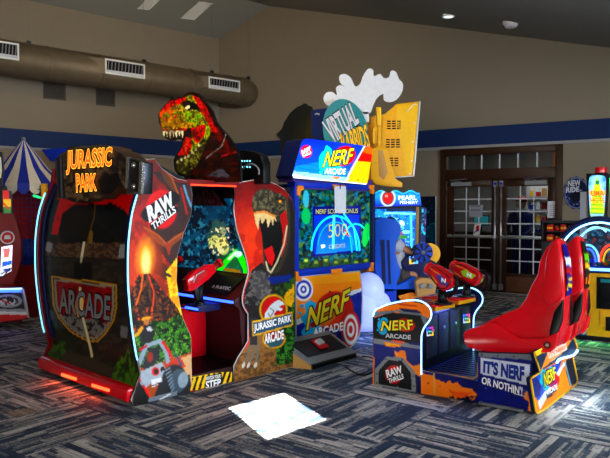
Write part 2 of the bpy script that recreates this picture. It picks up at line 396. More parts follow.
# ================================================================== the room
W = Frame(3.48, 11.57, .85, -.527)                 # back wall: a runs right along it
_c = W.w(W.B(219, 39)); LW = Frame(_c[0], _c[1], .76, .65)      # left wall: a runs towards the corner
W_END = 4.74; PK = (-.757, 14.197)
def ceil_z(x, y):
    dx, dy = x - PK[0], y - PK[1]; j = (.76 * dy - .65 * dx) / (-.953)
    return max(3.05, 5.887 - .263 * j) if j > 0 else 5.887 + .363 * j
def ceil_hit(px, py):
    d = ray(px, py); t = 1.0
    for _ in range(4000):
        t += .005
        if CH + d[2] * t > ceil_z(d[0] * t, d[1] * t): break
    return Vector((d[0] * t, d[1] * t, CH + d[2] * t))
X0, X1, Y0 = -9.4, 7.6, -5.0
wl_end = LW.w((-(-1.96 - X0) / .76, 0, 0)); wr = W.w((W_END, 0, 0))
m = MB(); m.add([(X0, Y0, 0), (X1, Y0, 0), (X1, 9.0, 0), (3.0, 18, 0), (-2.2, 15.4, 0), (X0, wl_end[1] + .3, 0)], [(0, 1, 2, 3, 4, 5)], 'carpet')
m.prism([(X0, Y0, -.1), (X1, Y0, -.1), (X1, 9.0, -.1), (3.0, 18, -.1), (-2.2, 15.4, -.1), (X0, wl_end[1] + .3, -.1)], (0, 0, .095), 'grey')
o = struct(m.build('floor'))
# back wall with the door opening
D0, D1, DT = -1.0, .93, 2.60
m = MB()
pk_a, lo_a = -4.985, W_END
def wz(a): p = W.w((a, 0, 0)); return ceil_z(p[0], p[1]) + .02
outer = [(-6.43, 0), (D0, 0), (D0, DT), (D1, DT), (D1, 0), (W_END, 0), (W_END, wz(W_END)), (pk_a, 5.907), (-6.43, 5.39)]
m.pb(outer, 0, .16, 'wall_paint')
struct(m.build('wall_back'), W)
m = MB(); m.pb([(-6.43, 2.65), (W_END, 2.65), (W_END, 2.98), (-6.43, 2.98)], -.03, 0, 'band_blue'); struct(m.build('trim_1'), W)
m = MB(); m.pb([(-6.43, 2.60), (W_END, 2.60), (W_END, 2.65), (-6.43, 2.65)], -.045, 0, 'trim_light'); struct(m.build('trim_2'), W)
m = MB(); m.box(-6.43, D0 - .13, -.015, 0, 0, .12, 'black_matte').box(D1 + .13, W_END, -.015, 0, 0, .12, 'black_matte'); struct(m.build('baseboard_back'), W)
LL = (-1.96 - X0) / .76
m = MB(); m.box(-LL, .1, 0, .16, 0, 5.4, 'wall_paint'); struct(m.build('wall_left'), LW)
m = MB(); m.box(-LL, 0, -.03, 0, 2.65, 2.98, 'band_blue'); struct(m.build('trim_3'), LW)
m = MB(); m.box(-LL, 0, -.045, 0, 2.60, 2.65, 'trim_light'); struct(m.build('trim_4'), LW)
m = MB(); m.box(-LL, 0, -.015, 0, 0, .12, 'black_matte'); struct(m.build('baseboard_left'), LW)
# side and front walls (out of frame) with the window openings the daylight comes through
m = MB()
m.box(X1, X1 + .15, Y0, -2.6, 0, 6, 'wall_paint').box(X1, X1 + .15, 2.4, 9.2, 0, 6, 'wall_paint').box(X1, X1 + .15, -2.6, 2.4, 0, .6, 'wall_paint').box(X1, X1 + .15, -2.6, 2.4, 2.9, 6, 'wall_paint')
struct(m.build('wall_right'))
m = MB(); m.box(X0, -4.5, Y0 - .15, Y0, 0, 6, 'wall_paint').box(-.5, X1, Y0 - .15, Y0, 0, 6, 'wall_paint').box(-4.5, -.5, Y0 - .15, Y0, 2.9, 6, 'wall_paint').box(-4.5, -.5, Y0 - .15, Y0, 0, .3, 'wall_paint')
struct(m.build('wall_front'))
m = MB(); m.box(X0 - .15, X0, Y0, wl_end[1], 0, 6, 'wall_paint'); struct(m.build('wall_side'))
for i, (x0, y0, x1, y1, z0, z1) in enumerate([(X1 + .05, -2.6, X1 + .1, 2.4, .6, 2.9), (-4.5, Y0 - .1, -.5, Y0 - .05, .3, 2.9)]):
    m = MB()
    ax = x1 - x0 < .2; n = 4
    for k in range(n + 1):
        t = k / n
        if ax: yy = y0 + (y1 - y0) * t; m.box(x0, x1, yy - .03, yy + .03, z0, z1, 'dark_metal')
        else: xx = x0 + (x1 - x0) * t; m.box(xx - .03, xx + .03, y0, y1, z0, z1, 'dark_metal')
    m.box(x0, x1, y0, y1, z0, z0 + .06, 'dark_metal').box(x0, x1, y0, y1, z1 - .06, z1, 'dark_metal')
    struct(m.build('window_%d' % (i + 1)))
# ceiling: two slopes off the ridge and a lower flat bay; the skylight that throws the sun patch
patch = [FW.Z(230, 408), FW.Z(285, 393), FW.Z(331, 422), FW.Z(272, 443)]
hole = []
for p in patch:
    p = Vector(p); t = 0
    while (p + SUN_D * t).z < ceil_z((p + SUN_D * t).x, (p + SUN_D * t).y): t += .004
    hole.append(p + SUN_D * t)
def pij(i, j): x, y = PK[0] + .76 * i + .85 * j, PK[1] + .65 * i - .527 * j; return Vector((x, y, ceil_z(x, y)))
JF = (5.887 - 3.05) / .263
def slope(name, corners, hl=None):
    m = MB(); loops = [[Vector(c) for c in corners]] + ([hl] if hl else [])
    tri = tessellate_polygon(loops); flat = [v for l in loops for v in l]
    m.add(flat, [tuple(t) for t in tri], 'ceiling_paint'); m.add([v + Vector((0, 0, .12)) for v in flat], [tuple(t) for t in tri], 'ceiling_paint')
    if hl:
        b = [v + Vector((0, 0, .12)) for v in hl]; m.add(hl + b, [(i, (i + 1) % 4, 4 + (i + 1) % 4, 4 + i) for i in range(4)], 'trim_light')
    return struct(m.build(name))
slope('ceiling_left', [pij(.3, 0), pij(.3, -1.75), pij(-22, -1.75), pij(-22, 0)])
jj = lambda a: pij(a[0], a[1])
inmain = all(5.887 - .263 * ((.76 * (h.y - PK[1]) - .65 * (h.x - PK[0])) / (-.953)) > 3.05 for h in hole)
slope('ceiling', [pij(.3, 0), pij(-22, 0), pij(-22, JF), pij(.3, JF)], hole if inmain else None)
slope('ceiling_low', [pij(.3, JF), pij(-22, JF), pij(-22, 24), pij(.3, 24)], None if inmain else hole)
print('skylight in main slope', inmain, [tuple(round(c, 2) for c in h) for h in hole])

# double doors with transom
def doors():
    jamb = MB()
    jamb.pb([(D0 - .11, 0), (D0, 0), (D0, DT), (D0 - .11, DT)], -.05, .16, 'wood').pb([(D1, 0), (D1 + .11, 0), (D1 + .11, DT), (D1, DT)], -.05, .16, 'wood')
    jamb.pb([(D0, 2.48), (D1, 2.48), (D1, DT), (D0, DT)], -.05, .16, 'wood').pb([(D0, 2.03), (D1, 2.03), (D1, 2.22), (D0, 2.22)], -.05, .12, 'wood')
    jamb.box(D0, D1, .0, .1, -.001, .012, 'steel')
    o = struct(jamb.build('door_1', bevel=.008), W)
    t = MB(); t.box(D0, D1, .04, .05, 2.22, 2.48, 'glass'); struct(t.build('window_3'), W)
    t = MB()
    for k in range(1, 6): x = D0 + (D1 - D0) * k / 6; t.box(x - .012, x + .012, .03, .055, 2.22, 2.48, 'light_grey')
    t.box(D1 - .06, D1 - .03, .06, .1, 2.24, 2.48, 'orange')
    struct(t.build('trim_5'), W)
    mid = (D0 + D1) / 2
    for k, (x0, x1) in enumerate(((D0 + .005, mid - .004), (mid + .004, D1 - .005))):
        f = MB(); st = .13
        hs = st if k == 0 else .12
        f.box(x0, x0 + st, .02, .07, .01, 2.03, 'wood').box(x1 - st, x1, .02, .07, .01, 2.03, 'wood')
        f.box(x0 + st, x1 - st, .02, .07, 1.90, 2.03, 'wood').box(x0 + st, x1 - st, .02, .07, .01, .36, 'wood')
        f.box(x0 + st, x1 - st, .012, .02, .03, .30, 'wood_mid')
        d = struct(f.build('door_%d' % (k + 2), bevel=.005), W)
        g = MB(); g.box(x0 + st, x1 - st, .04, .046, .36, 1.90, 'glass'); g.build('glass_pane', d)
        g = MB()
        for q in range(1, 3): x = x0 + st + (x1 - x0 - 2 * st) * q / 3; g.box(x - .009, x + .009, .032, .054, .36, 1.90, 'light_grey')
        for q in range(1, 7): z = .36 + 1.54 * q / 7; g.box(x0 + st, x1 - st, .033, .053, z - .009, z + .009, 'light_grey')
        g.build('glazing_bars', d)
        g = MB(); g.cyl((x0 + .05, -.06, 1.0), (x1 - .05, -.06, 1.0), .024, 'steel', 10).box(x0 + .03, x0 + .09, -.05, .02, .97, 1.03, 'steel').box(x1 - .09, x1 - .03, -.05, .02, .97, 1.03, 'steel')
        g.build('push_bar', d, .004)
        xr = x1 - .05 if k == 0 else x0 + .05
        g = MB(); g.cyl((xr, -.04, .1), (xr, -.04, 1.98), .017, 'steel', 8).box(xr - .03, xr + .03, -.055, .02, 1.90, 2.0, 'steel').box(xr - .03, xr + .03, -.055, .02, .06, .16, 'steel').box(xr - .022, xr + .022, -.06, .02, 1.93, 1.97, 'royal')
        g.build('latch_rod', d)
        xc = x0 + .1 if k == 0 else x1 - .5
        g = MB(); g.box(xc, xc + .36, -.05, .02, 1.92, 1.99, 'grey').tube([(xc + .18, -.05, 2.0), (xc + .02, -.2, 2.02), (xc + .3, -.04, 2.05)], .008, 'steel', 6)
        g.build('door_closer', d)
    return d
doors()
def flat_sheet(name, F, q, depth, thick, art_m, painter, label, cat, fn='B'):
    f = getattr(F, fn); m = MB()
    pts = [f(x, y, depth) for x, y in q]; d = (0, thick, 0)
    m.prism([(p[0], p[1] + .001, p[2]) for p in pts], d, 'white'); m.art(F, pts, art_m, painter, .01)
    return tag(m.build(name), label, cat, None, F)
def p_notice(p):
    p.fill((205, 205, 212))
    for k in range(6): p.line([(550, 205.5 + k * 2), (557.5 - (k % 3), 205.3 + k * 2)], .6, (120, 120, 128))
flat_sheet('wall_notice', W, [(547.5, 201.3), (560, 201), (560, 217.5), (547.5, 218)], -.012, .008, 'matte_print', p_notice, 'white printed notice taped to the wall right of the double doors', 'notice')
def p_slip(p): p.fill((150, 152, 158)); p.line([(471, 206), (480, 206)], 1, (90, 90, 100)); p.line([(471, 210), (480, 210)], 1, (90, 90, 100))
flat_sheet('door_notice', W, [(469, 205), (482.5, 204.8), (482.5, 217), (469, 217.3)], .018, .006, 'matte_print', p_slip, 'grey paper sheet taped on the glass of the left door', 'notice')
def p_flyer(p): p.fill((225, 225, 228)); p.poly([(476, 226), (479, 225), (479, 231), (476, 232)], (200, 40, 40)); p.line([(474, 233), (478, 229)], 1, (30, 60, 160))
flat_sheet('door_flyer', W, [(474.5, 224.5), (481, 224), (479.5, 235), (473, 235.5)], .018, .006, 'matte_print', p_flyer, 'small red and white flyer on the glass of the left door', 'flyer')
# round "new ride" poster on the wall
def round_poster():
    pts = []
    for i in range(48):
        t = i / 48 * 2 * math.pi; r = 1 + .045 * math.sin(t * 11)
        pts.append((576.5 + 12.5 * r * math.cos(t), 193 + 16 * r * math.sin(t)))
    f = lambda x, y, k=0: W.B(x, y, -.03 - .003 * k)
    P = [f(*q) for q in pts]; m = MB(); m.prism([(a, b + .002, c) for a, b, c in P], (0, .02, 0), 'navy')
    def pt(p):
        p.fill((26, 34, 70)); p.ring(576.5, 193, 11.5, 15, 1, (120, 135, 175)); p.ell(575, 196, 8, 8, (45, 60, 110)); p.speck(p.mell(575, 196, 9, 9) < 1, (150, 160, 190), 1.6, .72, 3); p.poly([(568, 196), (578, 190), (583, 199), (574, 203)], (20, 24, 44))
    m.art(W, P, 'matte_print', pt, .01)
    m.text('NEW', [(568.5, 181), (580, 180), (580.5, 185.5), (568, 186.5)], lambda x, y: f(x, y, 1), 'paper', .03)
    m.text('RIDE', [(566.5, 187.6), (579, 186.7), (579, 191.5), (566.2, 192.5)], lambda x, y: f(x, y, 1), 'paper', .03)
    tag(m.build('round_poster'), 'dark blue round poster with NEW RIDE lettering on the wall', 'poster', None, W)
round_poster()
# dark blue poster panel left of the door
def p_dark(p):
    p.fill((22, 34, 58)); p.grad(196, (16, 20, 34), 262, (20, 70, 100)); p.speck(np.ones(len(p.x)), (60, 60, 110), 3, .8, 5); p.poly([(427, 226), (435, 226), (435, 262), (427, 262)], (24, 92, 120), .7)
    p.speck(np.ones(len(p.x)), (30, 130, 160), 4, .8, 9)
flat_sheet('wall_poster', W, [(420, 196.5), (435.5, 196.2), (435.5, 263), (420, 263)], -.05, .04, 'print', p_dark, 'tall dark blue and teal poster on the wall left of the doors', 'poster')

mat('backlit_dim', (40, 130, 140), em=.5)
# --- what is behind the glass: a lit lobby
def lobby():
    m = MB(); m.box(-3, 3, 4.6, 4.7, 0, 3.2, 'wall_lower').box(-3.1, -3, .16, 4.7, 0, 3.2, 'wall_lower').box(3, 3.1, .16, 4.7, 0, 3.2, 'wall_lower')
    struct(m.build('wall_lobby'), W)
    m = MB(); m.box(-3.1, 3.1, .16, 4.7, 3.2, 3.3, 'ceiling_paint'); struct(m.build('ceiling_lobby'), W)
    m = MB(); m.box(-3.1, 3.1, .02, 4.7, -.05, -.004, 'brown_panel'); struct(m.build('floor_lobby'), W)
    l = area('lobby_light', W.w((0.6, 2.2, 3.0)), W.w((.6, 2.2, 0)), 1.8, 1.8, 30, (.92, .96, 1))
    # counter
    F = Frame(*W.w((-.5, 2.2, 0))[:2], .85, -.527)
    c = thing('lobby_counter', F, 'dark wooden service counter seen through the glass of the double doors', 'counter')
    m = MB(); m.box(-1.6, 1.9, 0, .5, 0, .95, 'wood_mid').box(-1.6, 1.9, -.02, 0, .1, .9, 'wood'); m.build('body', c, .01)
    m = MB(); m.box(-1.65, 1.95, -.06, .55, .95, 1.0, 'black'); m.build('worktop', c, .01)
    # shelf with goods
    a = W.B(543, 250, 2.6)[0]; F = Frame(*W.w((a - .1, 2.85, 0))[:2], .85, -.527)
    s = thing('display_shelf', F, 'pale shelving unit behind the right door glass, full of small goods', 'shelf')
    m = MB(); m.box(-.32, -.29, 0, .3, 0, 2.1, 'light_grey').box(.5, .53, 0, .3, 0, 2.1, 'light_grey').box(-.32, .53, .28, .3, 0, 2.1, 'white'); m.build('frame', s)
    for k in range(6): m = MB(); m.box(-.29, .5, 0, .28, .35 + k * .28, .37 + k * .28, 'light_grey'); m.build('shelf', s)
    proto = None; cols = ['red', 'orange', 'white', 'tan', 'yellow', 'deep_red', 'blue']
    for k in range(2, 6):
        for q in range(6):
            mm = cols[(k * 5 + q * 3) % 7]; b = MB(); h = .10 + .025 * ((q * 7 + k) % 4)
            b.pz([(-.045, 0), (.045, 0), (.045, .09), (-.045, .09)], 0, h, mm).pz([(-.02, .02), (.02, .02), (.02, .07), (-.02, .07)], h, h + .02, 'white')
            o = b.build('prize_box', None, .004); p = F.w((-.21 + q * .125, .08, .371 + k * .28)); o.location = p; o.rotation_euler = (0, 0, F.ang)
            nm = {'red': 'red', 'orange': 'orange', 'white': 'white', 'tan': 'tan', 'yellow': 'yellow', 'deep_red': 'dark red', 'blue': 'blue'}[mm]
            o['label'] = '%s small box on shelf %s of the lobby shelving, %s' % (nm, ['third', 'fourth', 'fifth', 'topmost'][k - 2], ['leftmost', 'second from left', 'third from left', 'third from right', 'second from right', 'rightmost'][q]); o['category'] = 'box'; o['group'] = 'goods on the lobby shelf'
    # lit screen and little green lamp
    F = Frame(*W.w((-1.05, 2.3, 1.001))[:2], .85, -.527, 1.001)
    t = thing('counter_monitor', F, 'small lit monitor standing on the lobby counter behind the left door', 'monitor')
    m = MB(); m.box(-.08, .08, .02, .14, 0, .015, 'black').box(-.015, .015, .07, .09, .015, .16, 'black'); m.build('stand', t)
    m = MB(); m.box(-.17, .17, .06, .09, .14, .36, 'black').box(-.155, .155, .055, .06, .155, .345, 'backlit_dim'); m.build('display', t)
lobby()

# ------------------------------------------------------------------ duct, vents, ceiling fittings
def duct():
    b = -.95; zt = LW.B(72, 50.3, b)[2]; zb = LW.B(72, 84.4, b)[2]; r = (zt - zb) / 2 * .97; zc = (zt + zb) / 2
    a1 = LW.B(250, 95, b)[0]; a0 = -9
    F = Frame(*LW.w((a1, 0, 0))[:2], .76, .65)
    t = thing('air_duct', F, 'large round metal air duct hanging along the left wall', 'duct')
    m = MB(); pts = [(a0 - a1, b, zc), (-.3, b, zc)] + [(-.3 + .32 * math.sin(math.radians(k * 15)), b + .32 - .32 * math.cos(math.radians(k * 15)), zc) for k in range(1, 7)] + [(.02, .25, zc)]
    m.tube(pts, r, 'galvanised', 28); m.build('pipe', t)
    for k in range(9):
        a = -.6 - k * .95; q = MB(); n = 28
        q.tube([(a, b + (r + .004) * math.cos(i / n * 6.2832), zc + (r + .004) * math.sin(i / n * 6.2832)) for i in range(n)], .012, 'galvanised', 5, True); q.build('seam_ring', t)
    for (x, y0, y1) in ((29, 0, 39), (144, 0, 62), (212, 0, 76), (249, 0, 88)):
        a = LW.B(x, 60, b)[0] - a1; a = min(a, -.05); p = LW.w((a + a1, b, 0)); zz = ceil_z(p[0], p[1])
        q = MB(); q.cyl((a, b, zc + r - .02), (a, b, zz), .0035, 'grey', 6).box(a - .03, a + .03, b - .03, b + .03, zc + r - .02, zc + r + .05, 'dark_metal'); q.build('hanger_cable', t)
    bf = b - r * 1.10
    for i, q in enumerate(([(-22, 37.5), (19, 43.5), (19, 60), (-22, 55.5)], [(105, 58.7), (145, 64), (145, 78.3), (105, 74.3)], [(208.7, 76), (240, 81.2), (240, 92), (208.7, 88.6)])):
        P = [LW.B(x, y, bf) for x, y in q]; x0 = P[0][0] - a1; x1 = P[1][0] - a1; z1 = (P[0][2] + P[1][2]) / 2; z0 = (P[2][2] + P[3][2]) / 2
        d = MB(); d.pz([(x0 + .002, bf + .002), (x0 - .30, b - r * .80), (x0 - .30, b - r * .3), (x1, b - r * .3), (x1, bf + .03), (x0 + .01, bf + .03)], z0 + .005, z1 - .005, 'galvanised')
        fr = d.build('diffuser_box', t)
        d = MB(); w = .028
        for (u0, u1, v0, v1) in ((x0, x1, z1 - w, z1), (x0, x1, z0, z0 + w), (x0, x0 + w, z0, z1), (x1 - w, x1, z0, z1)): d.box(u0, u1, bf - .005, bf + .03, v0, v1, 'white')
        d.box(x0 + w, x1 - w, bf + .012, bf + .02, z0 + w, z1 - w, 'slot').box(x0 + w, x1 - w, bf, bf + .012, z0 + w, z0 + w + .05, 'paper')
        for k in range(11): xx = x0 + w + (x1 - x0 - 2 * w) * (k + .5) / 11; d.prism([(xx - .012, bf, z0 + w + .04), (xx + .004, bf, z0 + w + .04), (xx + .02, bf, z1 - w), (xx + .004, bf, z1 - w)], (0, .012, 0), 'grey')
        d.build('louvre', fr)
duct()
for i, (q, lb) in enumerate((([(43, 81), (65.5, 84), (65.5, 101), (43, 98)], 'square return-air grille on the left wall, left one below the duct'), ([(95.8, 88.5), (114.7, 91), (114.7, 107), (95.8, 104.8)], 'square return-air grille on the left wall, right one below the duct'))):
    P = [LW.B(x, y, 0) for x, y in q]; x0, x1 = P[0][0], P[1][0]; z1 = (P[0][2] + P[1][2]) / 2; z0 = (P[2][2] + P[3][2]) / 2; cx = (x0 + x1) / 2
    F = Frame(*LW.w((cx, 0, 0))[:2], .76, .65); t = thing('wall_grille', F, lb, 'grille', 'return-air grilles below the duct')
    m = MB(); h = (x1 - x0) / 2
    m.box(-h, h, -.02, 0, z0, z0 + .03, 'grille').box(-h, h, -.02, 0, z1 - .03, z1, 'grille').box(-h, -h + .03, -.02, 0, z0, z1, 'grille').box(h - .03, h, -.02, 0, z0, z1, 'grille'); m.build('frame', t)
    m = MB(); m.box(-h + .03, h - .03, -.003, 0, z0 + .03, z1 - .03, 'dark_grey')
    for k in range(12): z = z0 + .04 + (z1 - z0 - .08) * k / 11; m.prism([(-h + .03, -.014, z - .006), (h - .03, -.014, z - .006), (h - .03, -.004, z + .012), (-h + .03, -.004, z + .012)], (0, -.003, 0), 'grille')
    m.build('slats', t)
def ceil_panel(q, lb, i):
    P = [ceil_hit(x, y) for x, y in q]; c = sum(P, Vector()) / 4; n = (P[1] - P[0]).cross(P[3] - P[0]).normalized()
    if n.z > 0: n = -n
    m = MB(); off = n * .012; L = [p - c + off for p in P]
    m.prism([tuple(p) for p in L], tuple(-n * .01), 'lamp_white')
    F = Frame(c.x, c.y, 1, 0, c.z); t = thing('ceiling_light', F, lb, 'ceiling light', 'recessed panels in the lit ceiling slope'); m.build('diffuser', t)
    m = MB(); m.tube([tuple(p) for p in L], .014, 'white', 6, True); m.build('frame', t)
ceil_panel([(199, 1.5), (212.5, 2.5), (194, 19), (180.5, 17.5)], 'pale rectangular recessed ceiling light above the duct, the right one of two', 0)
ceil_panel([(150, -5), (163, -4.5), (149, 9), (137, 8)], 'recessed rectangular ceiling light cut by the top edge, left of two', 1)
p = ceil_hit(448.5, 15); m = MB(); m.cyl((0, 0, -.025), (0, 0, .0), .085, 'lit_white', 20).tube([(.09 * math.cos(a / 20 * 6.283), .09 * math.sin(a / 20 * 6.283), -.02) for a in range(20)], .014, 'white', 6, True)
o = m.build('downlight'); o.location = p; tag(o, 'small round lit downlight in the sloping ceiling, left of the smoke detector', 'downlight')
l = bpy.data.lights.new('downlight_bulb', 'SPOT'); l.energy = 30; l.spot_size = 1.6; l.color = (1, .85, .65); lo = bpy.data.objects.new('downlight_bulb', l); COL.objects.link(lo); lo.location = p - Vector((0, 0, .06))
p = ceil_hit(511, 22.5); F = Frame(p.x, p.y, 1, 0, p.z); t = thing('smoke_detector', F, 'small white smoke detector on the sloping ceiling', 'smoke detector')
m = MB(); m.lathe([(0, .02), (.12, .02), (.12, -.02), (.1, -.025)], 'white'); m.build('base', t)
m = MB(); m.lathe([(.1, -.025), (.09, -.06), (.06, -.08), (0, -.085)], 'white_plastic'); m.build('sensor_cap', t)

# ================================================================== dinosaur shooting cabinet
J = Frame(-1.296, 4.883, .694, .72)
def dino_cabinet():
    t = thing('light_gun_cabinet', J, 'large dinosaur-themed sit-in shooting cabinet with a roaring dinosaur sign on its roof', 'arcade machine')
    WB = 1.60
    near = [(132, 400), (134, 406.5), (188.5, 395), (192, 384), (191, 337), (183, 319), (179, 300), (176.5, 281), (177.4, 255), (184, 232), (191, 215.4), (192.3, 195), (190.5, 182), (177.4, 179.2), (162.7, 169.6), (154.5, 159), (146.5, 160), (144.5, 178), (138, 196), (133, 215), (129.8, 240), (129, 265), (129.6, 290), (132.5, 322), (136.5, 350), (141, 374)]
    def p_near(p):
        p.grad(160, (120, 45, 35), 215, (185, 62, 34)); p.grad(215, (185, 62, 34), 330, (205, 100, 40), (p.y > 215).astype(float))
        p.speck(np.ones(len(p.x)), (110, 40, 30), 9, .6, 2, .6); p.mod(.25, 14, 4)
        p.poly([(152, 172), (164, 172), (178, 183), (192, 183), (194, 215), (186, 232), (178, 256), (176, 270), (168, 262), (158, 248), (148, 236), (152, 226), (168, 222), (176, 205), (166, 186)], (50, 46, 46), .92)
        p.poly([(160, 168), (170, 176), (176, 192), (172, 190), (164, 180)], (120, 70, 40), .8); p.line([(162, 166), (172, 178), (178, 194)], 2, (190, 110, 60), .8)
        p.line([(184, 186), (187, 196), (191, 206)], 2, (120, 160, 190)); p.line([(181, 188), (185, 205), (187, 214)], 1.6, (190, 60, 60))
        p.ell(161.5, 209, 15.5, 19.5, (225, 24, 20)); p.mod(.06, 2, 8)
        p.line([(148.5, 214.5), (172.5, 198.5)], 14.6, (18, 14, 16)); p.line([(153.5, 226), (174.5, 209.5)], 7.5, (18, 14, 16))
        # flying reptiles
        p.poly([(142, 226), (150, 229), (160, 236), (167, 243), (174, 236), (185, 231), (182, 238), (172, 246), (169, 253), (165, 247), (157, 243), (150, 235)], (150, 84, 60)); p.line([(144, 227), (158, 235), (166, 244), (184, 232)], 1, (205, 120, 80)); p.line([(167, 243), (169, 254)], 1.6, (190, 70, 60))
        # eruption
        p.poly([(150, 238), (160, 246), (163, 262), (170, 270), (166, 280), (150, 270)], (70, 46, 40), .8)
        p.poly([(166, 272), (178, 256), (180, 300), (190, 322), (172, 312)], (238, 165, 30)); p.speck(p.mpoly([(166, 272), (178, 256), (180, 300), (190, 322), (172, 312)]), (255, 210, 70), 6, .5, 2); p.ell(168, 275, 4, 1.6, (70, 45, 40), 25)
        p.ell(145, 260, 13, 22, (235, 100, 25), 0, .7, 1.2); p.ell(145.5, 258, 8, 17, (255, 180, 50), 4, .9, .9); p.ell(146, 262, 4.5, 13, (255, 245, 170), 0, 1, .8)
        mt = p.mpoly([(129, 300), (134, 284), (139, 274), (150, 273), (158, 284), (168, 296), (176, 306), (188, 326), (196, 345), (128, 345)]); p._put(mt, (62, 40, 30)); p.speck(mt, (118, 74, 48), 2.5, .6, 11, .9, 4); p.speck(mt, (240, 110, 30), 2.2, .80, 17, .9, 5); p.speck(mt, (22, 16, 16), 3, .66, 19)
        p.line([(143, 274), (141, 290), (136, 305)], 1.4, (250, 130, 35)); p.line([(148, 274), (154, 292), (153, 306)], 1.2, (240, 100, 30))
        # jungle
        j = p.mpoly([(128, 336), (146, 330), (152, 320), (166, 322), (176, 315), (186, 320), (194, 330), (196, 362), (170, 372), (128, 372)]); p._put(j, (26, 62, 26)); p.speck(j, (70, 130, 45), 3, .55, 21); p.speck(j, (120, 175, 80), 2, .76, 23); p.speck(j, (12, 28, 14), 3, .7, 27)
        # man in a yellow hat
        p.ell(146, 318.5, 4.6, 2, (225, 175, 45), -12); p.ell(146.5, 322, 2.6, 3.2, (195, 130, 85)); p.poly([(141, 327), (152, 324), (155, 331), (153, 342), (142, 342)], (38, 38, 46)); p.ell(150, 329, 3.5, 2.2, (205, 205, 210)); p.line([(142, 328), (138, 334), (134.5, 336)], 3, (215, 165, 75)); p.line([(152, 328), (158, 332)], 2, (60, 80, 40))
        # jeep
        p.poly([(132, 372), (192, 352), (192, 396), (132, 406)], (172, 92, 60)); p.poly([(176, 360), (192, 354), (192, 385), (180, 372)], (205, 170, 130))
        p.poly([(133, 372), (141, 384), (152, 402), (133, 407)], (30, 26, 28)); p.poly([(135, 372), (145, 390), (152, 402), (141, 368)], (230, 70, 35)); p.poly([(152, 402), (160, 380), (190, 374), (192, 396), (160, 402)], (48, 50, 56))
        p.line([(139, 364), (146, 346), (160, 341), (166, 352), (170, 371), (164, 379), (142, 383)], 4, (152, 165, 180)); p.poly([(143, 363), (149, 349), (158, 346), (160, 357), (150, 370), (144, 371)], (38, 44, 52)); p.ell(150, 357, 3, 5, (150, 60, 40)); p.poly([(140, 372), (162, 362), (168, 374), (150, 384), (146, 388), (140, 378)], (172, 182, 192))
        p.line([(163, 342), (168, 350), (172, 358)], 3, (200, 60, 35)); p.line([(146, 346), (140, 350)], 2.5, (190, 60, 40)); p.ell(155.5, 371.5, 4, 4.4, (215, 60, 30)); p.ell(156, 371.5, 2.4, 2.8, (60, 20, 20)); p.poly([(160, 368), (164, 366), (165, 370), (161, 372)], (30, 30, 36))
        p.poly([(166, 364), (180, 357), (186, 366), (178, 372), (168, 374)], (200, 80, 42)); p.poly([(174, 352), (178, 356), (183, 366), (180, 366)], (70, 90, 110)); p.poly([(151, 380), (161, 377), (163, 381), (152, 388)], (225, 225, 228)); p.line([(152, 386), (161, 382)], 1, (40, 40, 48))
        p.ell(174, 379, 12, 15, (40, 44, 50), 12); p.ell(178, 381, 8.5, 12, (78, 92, 104), 12)
        for k in range(7): p.line([(165 + k * 1.1, 371 + k * 3.4), (170 + k * .7, 368 + k * 3.2)], 1.4, (125, 142, 155))
        p.ell(183, 380, 5, 8, (150, 165, 176), 10); p.poly([(148, 402), (177, 395.5), (177.5, 391), (149, 397.5)], (128, 134, 142)); p.line([(160, 399.5), (170, 394)], 1.2, (220, 225, 230))
        p.mod(.12, 3, 5)
    def side(pts, painter, b_out, b_in, name, lb=None):
        P = [J.B(x, y, 0) for x, y in pts]; P = [(a, b_out, z) for a, _, z in P]
        m = MB(); m.prism([(a, b + (.001 if b_in > b_out else -.001), z) for a, b, z in P], (0, b_in - b_out, 0), 'black')
        if painter: m.art(J, P, 'print', painter, .0085)
        o = m.build(name, t)
        e = MB(); e.tube([(a, b_out + (b_in - b_out) * .3, z) for a, b, z in P], .007, 'light_grey', 6, True); e.build('edge_moulding', o)
        return o, P
    sp, PN = side(near, p_near, 0, .03, 'side_panel')
    m = MB(); f = lambda x, y: J.B(x, y, -.002)
    m.text('RAW', [(147, 207.5), (170.5, 192.5), (174.2, 204.8), (149.8, 221.5)], f, 'text_white', .06); m.build('lettering', sp); m = MB(); m.text('THRILLS', [(151.2, 223.6), (174, 205.8), (176.2, 212), (153.6, 230)], f, 'text_white', .03)
    m.build('lettering', sp)
    far = smooth_path([(234.5, 210), (237.6, 229.8), (245.5, 253.4), (249, 270), (247, 281), (244, 292), (243, 301), (245, 308), (248.7, 314)], 3) + [(248.7, 341), (246, 346), (238.7, 357.3), (234.5, 366), (234.3, 382.3), (293.3, 366.5), (294.2, 340), (294.6, 280), (295.2, 212), (292.4, 200), (284.5, 189.5), (277, 185), (271, 182.4), (256, 180), (244, 182), (236, 184.5)]
    def p_far(p):
        p.grad(180, (105, 24, 22), 262, (226, 78, 28)); p.ell(252, 250, 20, 40, (238, 105, 35), 0, .55, .9); p.speck(np.ones(len(p.x)), (150, 35, 25), 10, .58, 3, .5); p.mod(.14, 6, 2)
        for k in range(6): p.line([(238 + k, 238 + k * 4), (262, 262 + k * 3)], .8, (190, 50, 30), .4)
        # neck, jaws
        p.poly([(262, 262), (252, 270), (245, 290), (243, 304), (248, 312), (250, 345), (240, 372), (250, 380), (296, 368), (296, 205), (288, 196), (288, 230), (282, 262), (272, 274)], (42, 38, 40))
        p.poly([(252, 205), (253, 196), (258, 190), (266, 188), (274, 192), (281, 194), (287, 198), (290, 212), (290, 238), (286, 258), (279, 272), (270, 275), (264, 268), (262, 240), (262, 222), (258, 215), (254, 214)], (66, 62, 50))
